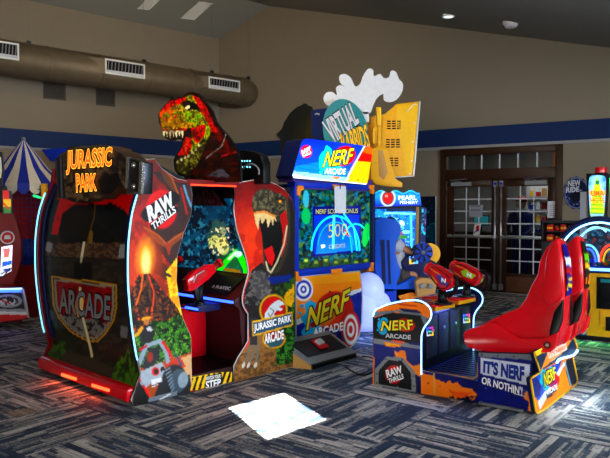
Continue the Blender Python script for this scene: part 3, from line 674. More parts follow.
        hd = p.mpoly([(252, 207), (253, 196), (258, 190), (266, 188), (274, 192), (281, 194), (286, 200), (287, 214), (276, 216), (266, 208), (256, 210)]); p.speck(hd, (122, 116, 90), 2.2, .55, 5, .9, 4); p.speck(hd, (28, 26, 24), 2, .72, 8)
        p.poly([(257, 214), (264, 212), (274, 217), (280, 222), (284, 232), (284, 250), (278, 266), (270, 268), (265, 258), (262, 236)], (16, 12, 14))
        p.poly([(280, 215), (286, 210), (288, 224), (286, 245), (281, 258), (283, 236)], (176, 28, 28)); p.poly([(264, 250), (272, 246), (275, 256), (272, 266), (268, 262)], (205, 42, 36))
        p.poly([(254, 214), (257, 211), (266, 211), (275, 216), (277, 222), (274, 219), (273, 226), (271, 219), (268, 228), (266, 218), (262, 224), (260, 218), (258, 230), (255.5, 222)], (222, 198, 150)); p.line([(255, 213), (264, 211.5), (275, 216.5)], 2, (225, 150, 90))
        p.line([(266, 262), (268, 270), (271, 272.5), (277, 262), (284, 244), (287, 226)], 1.4, (212, 200, 168)); p.ell(280, 201.5, 1.4, 1.2, (240, 170, 40)); p.line([(276, 199), (285, 200)], 1.5, (20, 16, 14))
        p.poly([(253, 272), (262, 270), (270, 280), (270, 300), (258, 300), (250, 288)], (86, 84, 84), .8); p.speck(p.mpoly([(248, 270), (272, 274), (272, 306), (244, 306)]), (112, 108, 104), 2.4, .6, 4)
        p.poly([(266, 278), (292, 274), (292, 281), (272, 284)], (32, 60, 140), .8)
        # foliage and ground, foot
        p.poly([(284, 296), (293, 281), (296, 296), (296, 310), (286, 304)], (214, 170, 40)); gr = p.mpoly([(270, 290), (296, 276), (296, 300), (280, 300)]); p.speck(gr, (52, 92, 34), 3, .55, 31)
        p.poly([(234, 360), (249, 344), (250, 335), (296, 330), (296, 368), (234, 384)], (150, 112, 74)); p.speck(p.mpoly([(234, 356), (296, 340), (296, 370), (234, 384)]), (96, 68, 46), 3, .5, 12, .8)
        fg = p.mpoly([(276, 352), (282, 338), (286, 320), (296, 296), (296, 362), (276, 366)]); p._put(fg, (28, 56, 26)); p.speck(fg, (76, 138, 62), 2.4, .5, 14); p.speck(fg, (14, 24, 14), 2.4, .7, 15)
        for x0, x1, x2 in ((252, 249, 246), (254, 254, 251), (256, 258, 258)): p.line([(x0, 334), (x1, 352), (x2 - 2, 364)], 2.2, (120, 118, 112)); p.ell(x2 - 2.5, 365, 1.4, 3, (205, 200, 186), 20)
        p.poly([(250, 318), (258, 318), (257, 345), (250, 345)], (64, 60, 62))
        p.poly([(266, 380), (278, 371.5), (276, 375), (262, 377)], (150, 155, 160), .0)
        # park emblem
        p.ell(273.5, 310, 14, 15.5, (214, 172, 62), 0); p.ell(273.5, 310, 12.4, 13.8, (26, 26, 30)); p.ell(273.5, 309.5, 11.6, 13, (190, 26, 26))
        p.poly([(264, 322), (265, 314), (268, 309), (271, 305), (275, 301.5), (279, 300), (283, 302), (284.5, 305), (281, 305.5), (279, 307), (283, 309), (281, 311), (277, 310), (274, 314), (275, 319), (279, 322)], (206, 212, 216)); p.line([(270, 308), (274, 311), (271, 316)], .8, (40, 40, 50)); p.line([(268, 313), (271, 318)], .8, (40, 40, 50))
        p.ell(274, 339, 11.5, 9.5, (214, 172, 62)); p.ell(274, 339, 10, 8.2, (150, 30, 30)); p.poly([(264, 341), (285, 337), (280, 346), (270, 348)], (60, 100, 110))
        p.poly([(252, 321.5), (292.6, 311.5), (292.8, 325.5), (252.6, 336.5)], (214, 172, 62)); p.poly([(253.2, 323), (291.6, 313.4), (291.8, 324.2), (253.6, 334.8)], (62, 92, 120))
        p.mod(.1, 3, 6)
    fp, PF = side(far, p_far, 0, .03, 'side_panel')
    m = MB(); m.text('JURASSIC PARK', [(254, 324.6), (291, 315), (291.2, 323.2), (254.3, 333.2)], f, 'text_white', .035); m.build('lettering', fp); m = MB(); m.text('ARCADE', [(264.6, 334.5), (283.4, 330), (283.6, 338.6), (264.8, 343.5)], f, 'text_white', .035); m.build('lettering', fp)
    # the same two panels on the far side of the cabin
    for pts in (near, far):
        P = [J.B(x, y, 0) for x, y in pts]; m = MB(); m.prism([(a, WB, z) for a, _, z in P], (0, -.03, 0), 'deep_red'); m.build('side_panel', t)
    # ---- rear shell (curved), printed mural
    prof = [J.B(x, y, 0) for x, y in near[16:] ]; prof = [(a, z) for a, _, z in prof]
    prof.append((.0, .14))
    sp_ = smooth_path(prof[1:] , 8)            # top .. down to the kick ledge
    def off(a): return a + .035
    NB = 170
    rows = [[(off(a), .03 + (WB - .06) * j / NB, z) for j in range(NB + 1)] for a, z in sp_]
    # refine along z
    rr = []
    for r0, r1 in zip(rows[:-1], rows[1:]):
        k = max(1, int(math.dist(r0[0], r1[0]) / .0095))
        for q in range(k): tt = q / k; rr.append([tuple(np.array(a) * (1 - tt) + np.array(b) * tt) for a, b in zip(r0, r1)])
    rr.append(rows[-1])
    def p_mural(p):
        p.fill((46, 40, 34)); p.speck(np.ones(len(p.x)), (76, 64, 50), 5, .55, 3, .7, 3); p.mod(.3, 18, 7)
        p.poly([(58, 196), (140, 190), (134, 216), (130, 246), (124, 238), (128, 214), (122, 208), (72, 206), (62, 218), (56, 240), (50, 243)], (205, 52, 26)); p.speck(p.mpoly([(50, 196), (140, 190), (130, 246), (50, 246)]), (120, 26, 18), 7, .62, 5, .5)
        p.poly([(50, 200), (60, 200), (52, 225), (44, 240)], (24, 26, 30)); p.poly([(134, 190), (142, 190), (133, 225), (130, 250), (124, 245), (130, 215)], (22, 24, 28))
        p.poly([(62, 214), (73, 205), (93, 203), (95, 204), (112, 203), (124, 209), (129, 217), (128, 232), (124, 243), (112, 243), (106, 246), (92, 246), (88, 243), (78, 248), (62, 242), (59, 234)], (12, 9, 8)); p.poly([(93, 204), (112, 203), (124, 209), (129, 217), (127, 232), (121, 240), (94, 218)], (10, 14, 24)); p.poly([(66, 214), (93, 206), (94, 218), (88, 240), (66, 236)], (30, 20, 13)); p.line([(95, 204), (94, 218), (88, 238), (85, 250)], 1, (120, 92, 50)); p.line([(94, 218), (122, 242)], .8, (50, 42, 40))
        p.poly([(90, 230), (93, 232), (92, 244), (88, 244)], (140, 110, 60))
        p.poly([(44, 243), (128, 243), (126, 259), (42, 256)], (112, 86, 66)); p.speck(p.mpoly([(44, 243), (128, 243), (126, 259), (42, 256)]), (50, 36, 28), 3, .5, 3, .8, 1.5)
        p.poly([(47, 242), (53, 243), (51, 252), (45, 251)], (150, 150, 150)); p.poly([(120, 245), (126.5, 245), (125, 258), (118, 258)], (150, 150, 150)); p.poly([(48, 233), (57, 235), (56, 243), (47, 242)], (40, 40, 40))
        p.line([(45, 257), (126, 260)], 1.2, (18, 16, 16))
        for k in range(5): p.line([(46 + k * 2, 262 + k * 4), (60 + k * 2, 290)], .7, (70, 58, 46), .6); p.line([(124 - k * 2, 262 + k * 4), (108 - k * 2, 290)], .7, (70, 58, 46), .6)
        p.poly([(74, 262), (92, 262), (91, 280), (87, 287), (78, 286), (74, 276)], (14, 9, 9))
        # ARCADE shield
        sh = lambda s: [(84 + (x - 84) * s, 308 + (y - 308) * s) for x, y in [(51, 276), (117, 284), (117, 308), (114, 322), (106, 334), (98, 342), (88, 342), (70, 332), (58, 318), (53, 306)]]
        p.poly(sh(1), (186, 142, 48)); p.poly(sh(.945), (34, 26, 20)); p.poly(sh(.92), (150, 142, 126)); p.poly(sh(.85), (150, 34, 34)); p.speck(p.mpoly(sh(.85)), (112, 22, 24), 5, .55, 9, .8)
        p.poly([(62, 316), (74, 314), (84, 320), (96, 318), (108, 326), (98, 336), (86, 336), (70, 328)], (124, 122, 118)); p.speck(p.mpoly([(62, 314), (108, 320), (98, 338), (70, 330)]), (52, 34, 34), 3, .55, 11)
        # the pale streak painted down the mural
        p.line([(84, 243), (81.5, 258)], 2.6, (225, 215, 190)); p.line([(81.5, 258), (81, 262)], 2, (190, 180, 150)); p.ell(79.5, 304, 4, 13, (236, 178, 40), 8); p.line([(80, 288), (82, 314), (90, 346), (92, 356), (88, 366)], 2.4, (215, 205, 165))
        p.poly([(50, 318), (60, 328), (76, 336), (82, 352), (60, 350), (48, 342)], (34, 50, 28), .7); p.poly([(121, 325), (128, 327), (127, 338), (120, 336)], (120, 120, 122)); p.poly([(48, 310), (53, 311), (53, 320), (48, 319)], (96, 100, 104))
        p.poly([(44, 346), (62, 346), (64, 368), (42, 366)], (38, 60, 30)); p.speck(p.mpoly([(40, 338), (66, 342), (66, 372), (40, 372)]), (70, 102, 48), 2.4, .5, 31); p.poly([(64, 352), (96, 358), (118, 378), (60, 366)], (70, 56, 42))
        lf = p.mpoly([(110, 388), (114, 368), (124, 352), (136, 344), (140, 376), (132, 404)]); p._put(lf, (34, 56, 26)); p.speck(lf, (84, 118, 46), 2, .5, 33, 1, 5)
    m = MB(); m.grid(J, rr, 'print_dark', p_mural); o = m.build('rear_shell', t)
    pc = MB(); pc.prism([(a + .045, .03, z) for a, z in sp_] + [(a + .07, .03, z) for a, z in sp_[::-1]], (0, WB - .06, 0), 'black'); pc.build('shell_lining', t)
    f2 = lambda x, y: (lambda q: (q[0] - .004, q[1], q[2]))(J.A(x, y, shell_a(J, x, y)))
    def shell_a(F, x, y):
        a = 0
        for _ in range(4):
            z = F.A(x, y, a)[2]; best = min(range(len(sp_) - 1), key=lambda i: abs((sp_[i][1] + sp_[i + 1][1]) / 2 - z))
            (a0, z0), (a1, z1) = sp_[best], sp_[best + 1]; a = off(a0 + (a1 - a0) * max(0, min(1, (z - z0) / (z1 - z0 + 1e-9))))
        return a
    f3 = lambda x, y: (lambda q: (q[0] - .007, q[1], q[2]))(J.A(x, y, shell_a(J, x, y)))
    m = MB(); m.text('ARCADE', [(60, 288.5), (111, 296.5), (110, 320), (60, 312)], f2, 'text_black', .06); m.text('ARCADE', [(60, 288.5), (111, 296.5), (110, 320), (60, 312)], f3, 'paper_grey', .022); m.build('lettering', o)
    # led strips up both edges
    for b in (-.002, WB + .002):
        m = MB(); pts = [(a - .012, b, z) for a, z in sp_ if .33 < z < 1.66]; m.tube(pts, .0065, 'led_cyan', 6); m.build('led_strip', t)
    for b0, b1 in ((.03, .10), (WB - .10, WB - .03)):
        m = MB(); m.prism([(a + .02, b0, z) for a, z in sp_ if .3 < z < 1.75] + [(a + .034, b0, z) for a, z in sp_[::-1] if .3 < z < 1.75], (0, b1 - b0, 0), 'navy'); m.build('edge_trim', t)
    # bumper and kick ledge
    m = MB(); m.pb([(-.045, .04), (.12, .04), (.12, .14), (-.01, .14), (-.045, .12)], .03, WB - .03, 'red_plastic'); bp = m.build('bumper', t, .006)
    for q in ([(62, 373.2), (76.5, 377.8), (76.5, 380.4), (62, 375.8)], [(92.5, 383.8), (109.5, 389), (109.5, 391.6), (92.5, 386.5)]):
        m = MB(); P = [J.A(x, y, -.046) for x, y in q]; m.prism([tuple(v) for v in P], (-.008, 0, 0), 'led_orange'); m.build('marker_light', bp)
        # ---- header with the title
    hp = [(55, 160), (60.5, 153.5), (66, 152), (67, 147.5), (81, 145.5), (84, 147), (97, 144.5), (111, 147.5), (113, 150.5), (119, 152), (125.5, 158), (145, 160.5), (141, 194), (126.5, 190), (123, 187), (117, 186.5), (111, 194), (104, 193.5), (100, 199), (90, 197.5), (86.7, 201.5), (80, 199), (76, 203), (66, 199), (58, 198)]
    HA = -.06
    P = [J.A(x, y, HA) for x, y in hp]; bmin = -.03
    P = [(a, max(bmin, min(WB + .03, b)), z) for a, b, z in P]
    def p_head(p):
        p.fill((84, 66, 54)); p.speck(np.ones(len(p.x)), (136, 112, 90), 4, .55, 3, .8); p.speck(np.ones(len(p.x)), (24, 18, 18), 5, .62, 5, .9); p.poly([(55, 160), (62, 153), (66, 200), (57, 199)], (36, 34, 40)); p.line([(60.5, 155), (62, 198)], 1.5, (110, 112, 118)); p.line([(56, 160), (58, 198)], 1.2, (90, 92, 98))
        p.poly([(100, 178), (118, 172), (122, 190), (100, 196)], (20, 20, 26)); p.ell(114, 164, 5, 7, (44, 46, 54)); p.line([(62, 153), (81, 147), (96, 146), (112, 150)], 1.4, (120, 110, 96)); p.mod(.25, 4, 9)
    m = MB(); m.prism([(a + .002, max(b, -.015), z) for a, b, z in P], (.17, 0, 0), 'brown_panel'); m.art(J, P, 'print_dark', p_head, .009); hd = m.build('header', t)
    fa = lambda k: (lambda x, y: J.A(x, y, HA - .006 - .004 * k))
    m = MB()
    tq = ('JURASSIC', [(67, 151.5), (112, 147.5), (110.5, 171), (66.5, 174)]); tk = ('PARK', [(76, 174.5), (95.5, 174), (96, 190), (76.5, 191.5)])
    for s_, q in (tq, tk):
        m.text(s_, q, fa(0), 'text_black', .085); m.text(s_, q, fa(1), 'text_glow_yellow', .05); m.text(s_, q, fa(2), 'text_orange', .012)
    m.build('lettering', hd)
    # metal corner bracket
    q = [(126.5, 157), (141.5, 162.5), (140.5, 194), (125, 188)]; P = [J.A(x, y, HA - .012) for x, y in q]
    m = MB(); m.prism([tuple(v) for v in P], (.1, 0, 0), 'dark_metal'); br = m.build('corner_plate', hd, .004)
    for q in ([(126.3, 157), (128.7, 158), (127.2, 189), (125, 188)], [(139.3, 161.5), (142, 162.5), (140.8, 194), (138.3, 193)]):
        P = [J.A(x, y, HA - .02) for x, y in q]; m = MB(); m.prism([tuple(v) for v in P], (.02, 0, 0), 'chrome'); m.build('edge_rib', br)
    for x, y in ((134, 165.3), (134, 186.5)):
        c = J.A(x, y, HA - .012); m = MB(); m.ball(c, (.02, .024, .024), 'chrome', 14, 8); m.build('bolt', br)
    # ---- cabin: floor, step, console, screen, roof
    z3 = lambda x, y, b=.03: J.B(x, y, b)
    m = MB(); m.box(.08, 1.7, .03, WB - .03, .03, .13, 'maroon')
    for k in range(24): a = .5 + k * .028; m.box(a, a + .012, .04, WB - .04, .13, .136, 'black')
    m.build('floor_plate', t)
    def p_step(p):
        p.fill((28, 26, 26))
        for k in range(-3, 12): x = 184 + k * 5.2; p.poly([(x, 392), (x + 2.8, 392), (x + 8.8, 372), (x + 6, 372)], (245, 200, 20))
        p.poly([(206, 376), (222, 372), (222, 388), (206, 391)], (24, 20, 20)); p.poly([(190, 391), (234, 382), (234, 386), (190, 395)], (180, 30, 25))
    P = [J.B(x, y, .028) for x, y in [(189.5, 377.5), (234.5, 369), (234.3, 382), (190.5, 393)]]
    m = MB(); m.prism([(a, b + .001, z) for a, b, z in P], (0, .02, 0), 'black'); m.art(J, P, 'print', p_step, .008); st = m.build('step_plate', t)
    f = lambda x, y: J.B(x, y, .024); m = MB(); m.text('WATCH YOUR', [(206, 377), (220.6, 374), (220.6, 377.5), (206, 380.5)], f, 'text_white', .03); m.text('STEP', [(206, 381.6), (220.6, 378.6), (220.6, 386), (206, 389)], f, 'text_white', .03); m.build('lettering', st)
    SA = 1.32
    def p_scr(p):
        p.fill((14, 44, 66)); n = p.fn(7, 2); p._put((n > .45).astype(float), (26, 74, 100)); p.speck(np.ones(len(p.x)), (6, 18, 34), 6, .5, 5, .9); p.speck(np.ones(len(p.x)), (70, 130, 150), 3, .74, 15, .8)
        p.poly([(205, 200), (226, 196), (232, 210), (222, 240), (206, 236)], (22, 60, 84), .7); p.ell(217, 235, 10, 16, (50, 86, 82), 10); p.ell(214, 242, 5, 7, (176, 190, 120), 20); p.ell(223, 246, 6, 9, (205, 210, 140), -10); p.ell(222, 232, 4, 5, (130, 150, 120)); p.ell(240, 228, 6, 12, (50, 92, 84)); p.speck(p.mell(220, 240, 20, 22) < 1, (12, 30, 40), 3.4, .6, 9, .8); p.speck(p.mell(222, 242, 14, 16) < 1, (230, 235, 190), 2.4, .78, 19, .8)
        p.ell(234, 262, 15, 13, (20, 110, 60), 0, .7, .8); p.line([(236, 252), (226, 262), (219, 271)], 5, (40, 215, 70)); p.line([(240, 256), (246, 268), (247, 276)], 6, (40, 235, 60)); p.line([(236, 252), (229, 259)], 2.5, (190, 255, 190)); p.ell(238, 254, 4, 3, (190, 240, 220)); p.poly([(224, 268), (240, 270), (240, 275), (224, 273)], (150, 110, 40), .8)
    m = MB(); m.box(SA, SA + .08, .04, WB - .04, .84, 1.66, 'black'); P = [(SA - .002, .14, .9), (SA - .002, WB - .14, .9), (SA - .002, WB - .14, 1.60), (SA - .002, .14, 1.60)]; m.art(J, P, 'screen', p_scr, .008); m.build('monitor', t)
    m = MB(); m.box(SA, 1.70, .03, WB - .03, .13, .84, 'black').box(SA + .08, 1.70, .03, WB - .03, .84, 1.70, 'black'); m.build('cabinet_body', t)
    # speaker grille strip over the screen
    def p_gr(p): p.fill((58, 52, 66)); p.speck(np.ones(len(p.x)), (20, 18, 24), 1.6, .5, 3); p.speck(np.ones(len(p.x)), (110, 100, 120), 1.4, .8, 7)
    m = MB(); P = [J.A(x, y, SA - .06) for x, y in [(186, 190), (214, 190.4), (224.5, 206), (186, 205.5)]]; m.prism([(a + .001, b, z) for a, b, z in P], (.05, 0, 0), 'black'); m.art(J, P, 'print', p_gr, .008); m.build('speaker_grille', t)
    cz = .86
    prof_c = [(1.02, .70), (1.32, .90), (1.32, .13), (1.12, .13), (1.08, .62), (1.02, .66)]
    m = MB(); m.pb(prof_c, .04, WB - .04, 'maroon'); cs = m.build('console', t, .008)
    m = MB(); m.box(1.008, 1.02, .05, WB - .05, .675, .695, 'led_blue'); m.build('led_strip', cs)
    m = MB(); m.prism([(1.06, .18, .735), (1.06, .56, .735), (1.26, .56, .868), (1.26, .18, .868)], (-.004, 0, .008), 'black')
    fn = lambda x, y: J.A(x, y, 1.12); m.build('control_plate', cs)
    m = MB(); cp = lambda x, y: (lambda q: (q[0], q[1], q[2]))(J.A(x, y, 1.10)); m.text('JURASSIC', [(213, 285), (231, 287), (230, 291.5), (210, 289.5)], cp, 'paper', .02); m.build('lettering', cs)
    # red inner wall below the console
    m = MB(); m.box(.45, 1.10, .54, .78, .13, .60, 'red_plastic'); m.build('gun_pedestal', t, .01)
    # roof and lamp strip, seats
    m = MB(); m.pb([(.14, 1.80), (.2, 1.83), (.53, 1.70), (1.42, 1.70), (1.42, 1.735), (.53, 1.735), (.2, 1.87), (.14, 1.86)], .03, WB - .03, 'black'); m.box(.5, 1.05, 0.0, .04, 1.695, 1.74, 'deep_red'); m.build('roof', t)
    m = MB(); m.box(.535, 1.01, -.004, .004, 1.690, 1.702, 'led_red'); m.build('led_strip', t)
    m = MB(); m.box(.12, .5, .1, WB - .1, .13, .5, 'deep_red').box(.1, .2, .1, WB - .1, .5, 1.3, 'deep_red'); m.build('bench_seat', t, .03)
    # guns on posts
    def gun(b, a):
        g = MB(); o = (a, b, .90)
        R = Matrix.Translation(o) @ Matrix.Rotation(-.42, 4, 'Y')
        def tr(mb):
            mb.v = [tuple(R @ Vector(v)) for v in mb.v]; return mb
        g.prism([(-.17, -.035, -.05), (-.12, -.035, -.07), (.06, -.035, -.06), (.17, -.035, -.035), (.19, -.035, .03), (.12, -.035, .06), (-.05, -.035, .075), (-.15, -.035, .05)], (0, .07, 0), 'red_plastic')
        bd = tr(g).build('light_gun', t, .012)
        g = MB(); g.prism([(-.1, -.02, -.05), (-.03, -.02, -.05), (-.06, -.02, -.19), (-.12, -.02, -.18)], (0, .04, 0), 'black'); tr(g).build('grip', bd, .008)
        g = MB(); g.cyl((.17, 0, 0), (.25, 0, .005), .032, 'deep_red', 14).cyl((.24, 0, .005), (.27, 0, .005), .04, 'red_plastic', 14); tr(g).build('muzzle', bd)
        g = MB(); g.prism([(-.08, -.041, -.02), (.06, -.041, -.01), (.08, -.041, .03), (-.05, -.041, .04)], (0, .004, 0), 'red').tube([(-.1, -.04, .0), (-.04, -.04, .045), (.05, -.04, .04)], .005, 'paper', 5); tr(g).build('side_cover', bd)
        g = MB(); g.cyl((a + .01, b, .66), (a + .01, b, .86), .03, 'black', 12).cyl((a + .01, b, .64), (a + .01, b, .68), .05, 'dark_metal', 14); g.build('swivel_post', bd)
    def at(x, y, b): return J.B(x, y, b)
    q = J.A(199, 277, .86); gun(q[1], .86); gun(q[1] + .62, .86)
    m = MB(); m.box(.78, 1.03, q[1] - .09, q[1] + .09, .60, .66, 'navy'); m.box(.77, .785, q[1] - .09, q[1] + .09, .62, .64, 'led_blue'); m.build('gun_shelf', t, .004)
    m = MB(); m.box(.78, 1.03, q[1] + .53, q[1] + .71, .60, .66, 'navy'); m.build('gun_shelf', t, .004)
    # ---- roaring head sign on the roof
    hp = [(158.7, 122), (158.3, 114.5), (161, 109), (166.4, 103.5), (168, 101), (172, 97.5), (175, 99), (178.4, 96.5), (181, 97.5), (185, 94.2), (188, 92.2), (193.7, 92), (197, 93), (200, 96), (206.8, 103.5), (212, 111), (215.5, 121), (220, 127.6), (226.4, 134), (233, 143), (237.3, 152.7), (240, 163.6), (241, 182), (191.5, 182), (190.4, 177.5), (185, 177), (178.4, 175.6), (174.5, 170), (173.5, 161.4), (175, 156), (179, 151), (182, 145), (181.6, 140), (177, 139), (172.5, 141), (167.5, 139.6), (163, 136.5), (162, 131)]
    TA = .78
    def p_top(p):
        p.fill((6, 5, 6))
        nk = p.mpoly([(196, 180), (192, 172), (200, 160), (204, 140), (206, 118), (214, 126), (226, 138), (234, 150), (238, 165), (238, 180)]); p._put(nk, (34, 14, 14)); p.speck(nk, (90, 24, 20), 4, .6, 3, .8, 2)
        p.line([(216, 130), (222, 140), (228, 150)], 6, (120, 24, 20), .8); p.line([(226, 134), (222, 146), (206, 158)], 1, (170, 160, 150), .7); p.poly([(204, 176), (222, 168), (232, 178)], (90, 88, 96), .8); p.line([(222, 156), (236, 152)], 1.6, (180, 40, 26), .8)
        hd = p.mpoly([(160.5, 120), (161, 112), (170, 101), (180, 99.5), (190, 95), (198, 98), (206, 108), (211, 118), (210, 134), (203, 150), (196, 158), (190, 150), (192, 136), (196, 128), (184, 127), (170, 131), (162, 130)])
        p._put(hd, (150, 140, 30)); p.grad(158, (190, 60, 30), 192, (150, 170, 30), hd, 'x'); p.speck(hd, (70, 60, 16), 2.6, .6, 5, .8); p.speck(hd, (235, 190, 60), 2.2, .72, 9, .9); p.speck(hd * (p.y > 112), (120, 190, 40), 4, .5, 13, .6)
        p.poly([(160, 112), (168, 102), (178, 99), (186, 97), (184, 103), (172, 106), (164, 114)], (208, 34, 26)); p.poly([(192, 95), (199, 98), (207, 108), (213, 122), (218, 132), (212, 132), (205, 118), (198, 106)], (200, 32, 26)); p.poly([(180, 103), (188, 100), (197, 104), (202, 113), (196, 110), (186, 110)], (16, 14, 12)); p.ell(187.6, 107.4, 2.6, 1.6, (255, 235, 190), -25, 1)
        p.poly([(160.5, 119), (170, 116), (184, 121), (194, 124), (186, 129), (172, 130), (162, 130)], (215, 160, 40)); p.speck(p.mell(168, 115, 9, 6) < 1, (235, 110, 50), 2.4, .5, 23)
        p.poly([(191, 128), (206, 124), (205, 134), (198, 144), (193, 140)], (205, 44, 26)); p.line([(194, 130), (200, 140)], .9, (120, 18, 18)); p.line([(199, 128), (202, 137)], .9, (120, 18, 18))
        p.poly([(163, 130), (186, 128), (190, 130), (188, 138), (182, 140), (180, 136), (172, 139), (165, 136)], (26, 8, 8)); p.line([(162, 130), (172, 131.5), (186, 129)], 2.2, (200, 60, 40))
        for k in range(7): x = 163.5 + k * 3.1; p.poly([(x - 1.3, 130.6), (x + 1.6, 131), (x + .6, 138.4 - (k % 2))], (250, 232, 190))
        p.poly([(186, 137), (191, 138), (192, 148), (188, 154), (180, 156), (177.5, 154.5), (181, 150), (183, 143)], (214, 44, 26)); p.line([(187, 141), (185, 151)], 1.2, (255, 120, 80))
        lw = p.mpoly([(176, 160), (182, 157), (190, 154), (197, 146), (203, 138), (207, 140), (203, 152), (196, 166), (186, 174), (178, 172), (175.5, 167)]); p._put(lw, (74, 70, 38)); p.speck(lw, (150, 150, 70), 2.2, .55, 33, .8); p.speck(lw, (28, 22, 14), 2.2, .62, 35, .9)
        for x, y in ((178, 162), (181.5, 159.5), (185, 157.5), (188.5, 156), (192, 153), (195.5, 149.5), (199, 145)): p.ell(x, y, 1.1, 1.5, (240, 226, 170), 20)
        p.speck(np.ones(len(p.x)), (16, 10, 8), 1.9, .62, 47, .75); p.speck(np.ones(len(p.x)), (60, 30, 12), 5, .6, 49, .5); p.mod(.22, 3, 41)
    P = [J.A(x, y, TA) for x, y in hp]
    m = MB(); m.prism([(a + .001, b, z) for a, b, z in P], (.02, 0, 0), 'black'); m.art(J, P, 'soft_backlit', p_top, .0085); tp = m.build('dinosaur_sign', t)
    m = MB()
    for b in (.2, .5): m.box(TA + .02, TA + .3, b, b + .04, 1.73, 1.76, 'dark_metal').prism([(TA + .06, b, 1.76), (TA + .3, b, 1.76), (TA + .06, b, 2.1)], (0, .02, 0), 'dark_metal')
    m.build('sign_bracket', t)
    sp2 = J.A(238, 150, 1.25); q = [(238, 151), (244, 150.2), (254, 152), (261, 156), (263.5, 163), (263.5, 184), (238, 184)]
    m = MB(); m.prism([J.A(x, y, 1.22) for x, y in q], (.09, 0, 0), 'black'); sb = m.build('speaker_box', t, .01)
    m = MB(); m.tube([J.A(x, y, 1.21) for x, y in arc(251, 172, 8, 8, 200, 380, 16)], .008, 'grey', 6); m.build('speaker_ring', sb)
    m = MB()
    for k in range(8): m.ball(J.A(242 + (k % 4) * 2.6, 161 + (k // 4) * 6, 1.215), .008, 'led_cyan', 8, 5)
    m.build('indicator_lights', sb)
    l = area('cabinet_glow', J.w((.9, .5, 1.66)), J.w((.95, .55, 0)), .4, .3, 3.2, (1, .12, .08))
    l = area('bumper_glow', J.w((-.07, .8, .05)), J.w((-.3, .8, 0)), .9, .02, 1.6, (1, .12, .05))
dino_cabinet()
mat('screen_yellow', (190, 190, 40), em=.55, emc=(200, 200, 50))

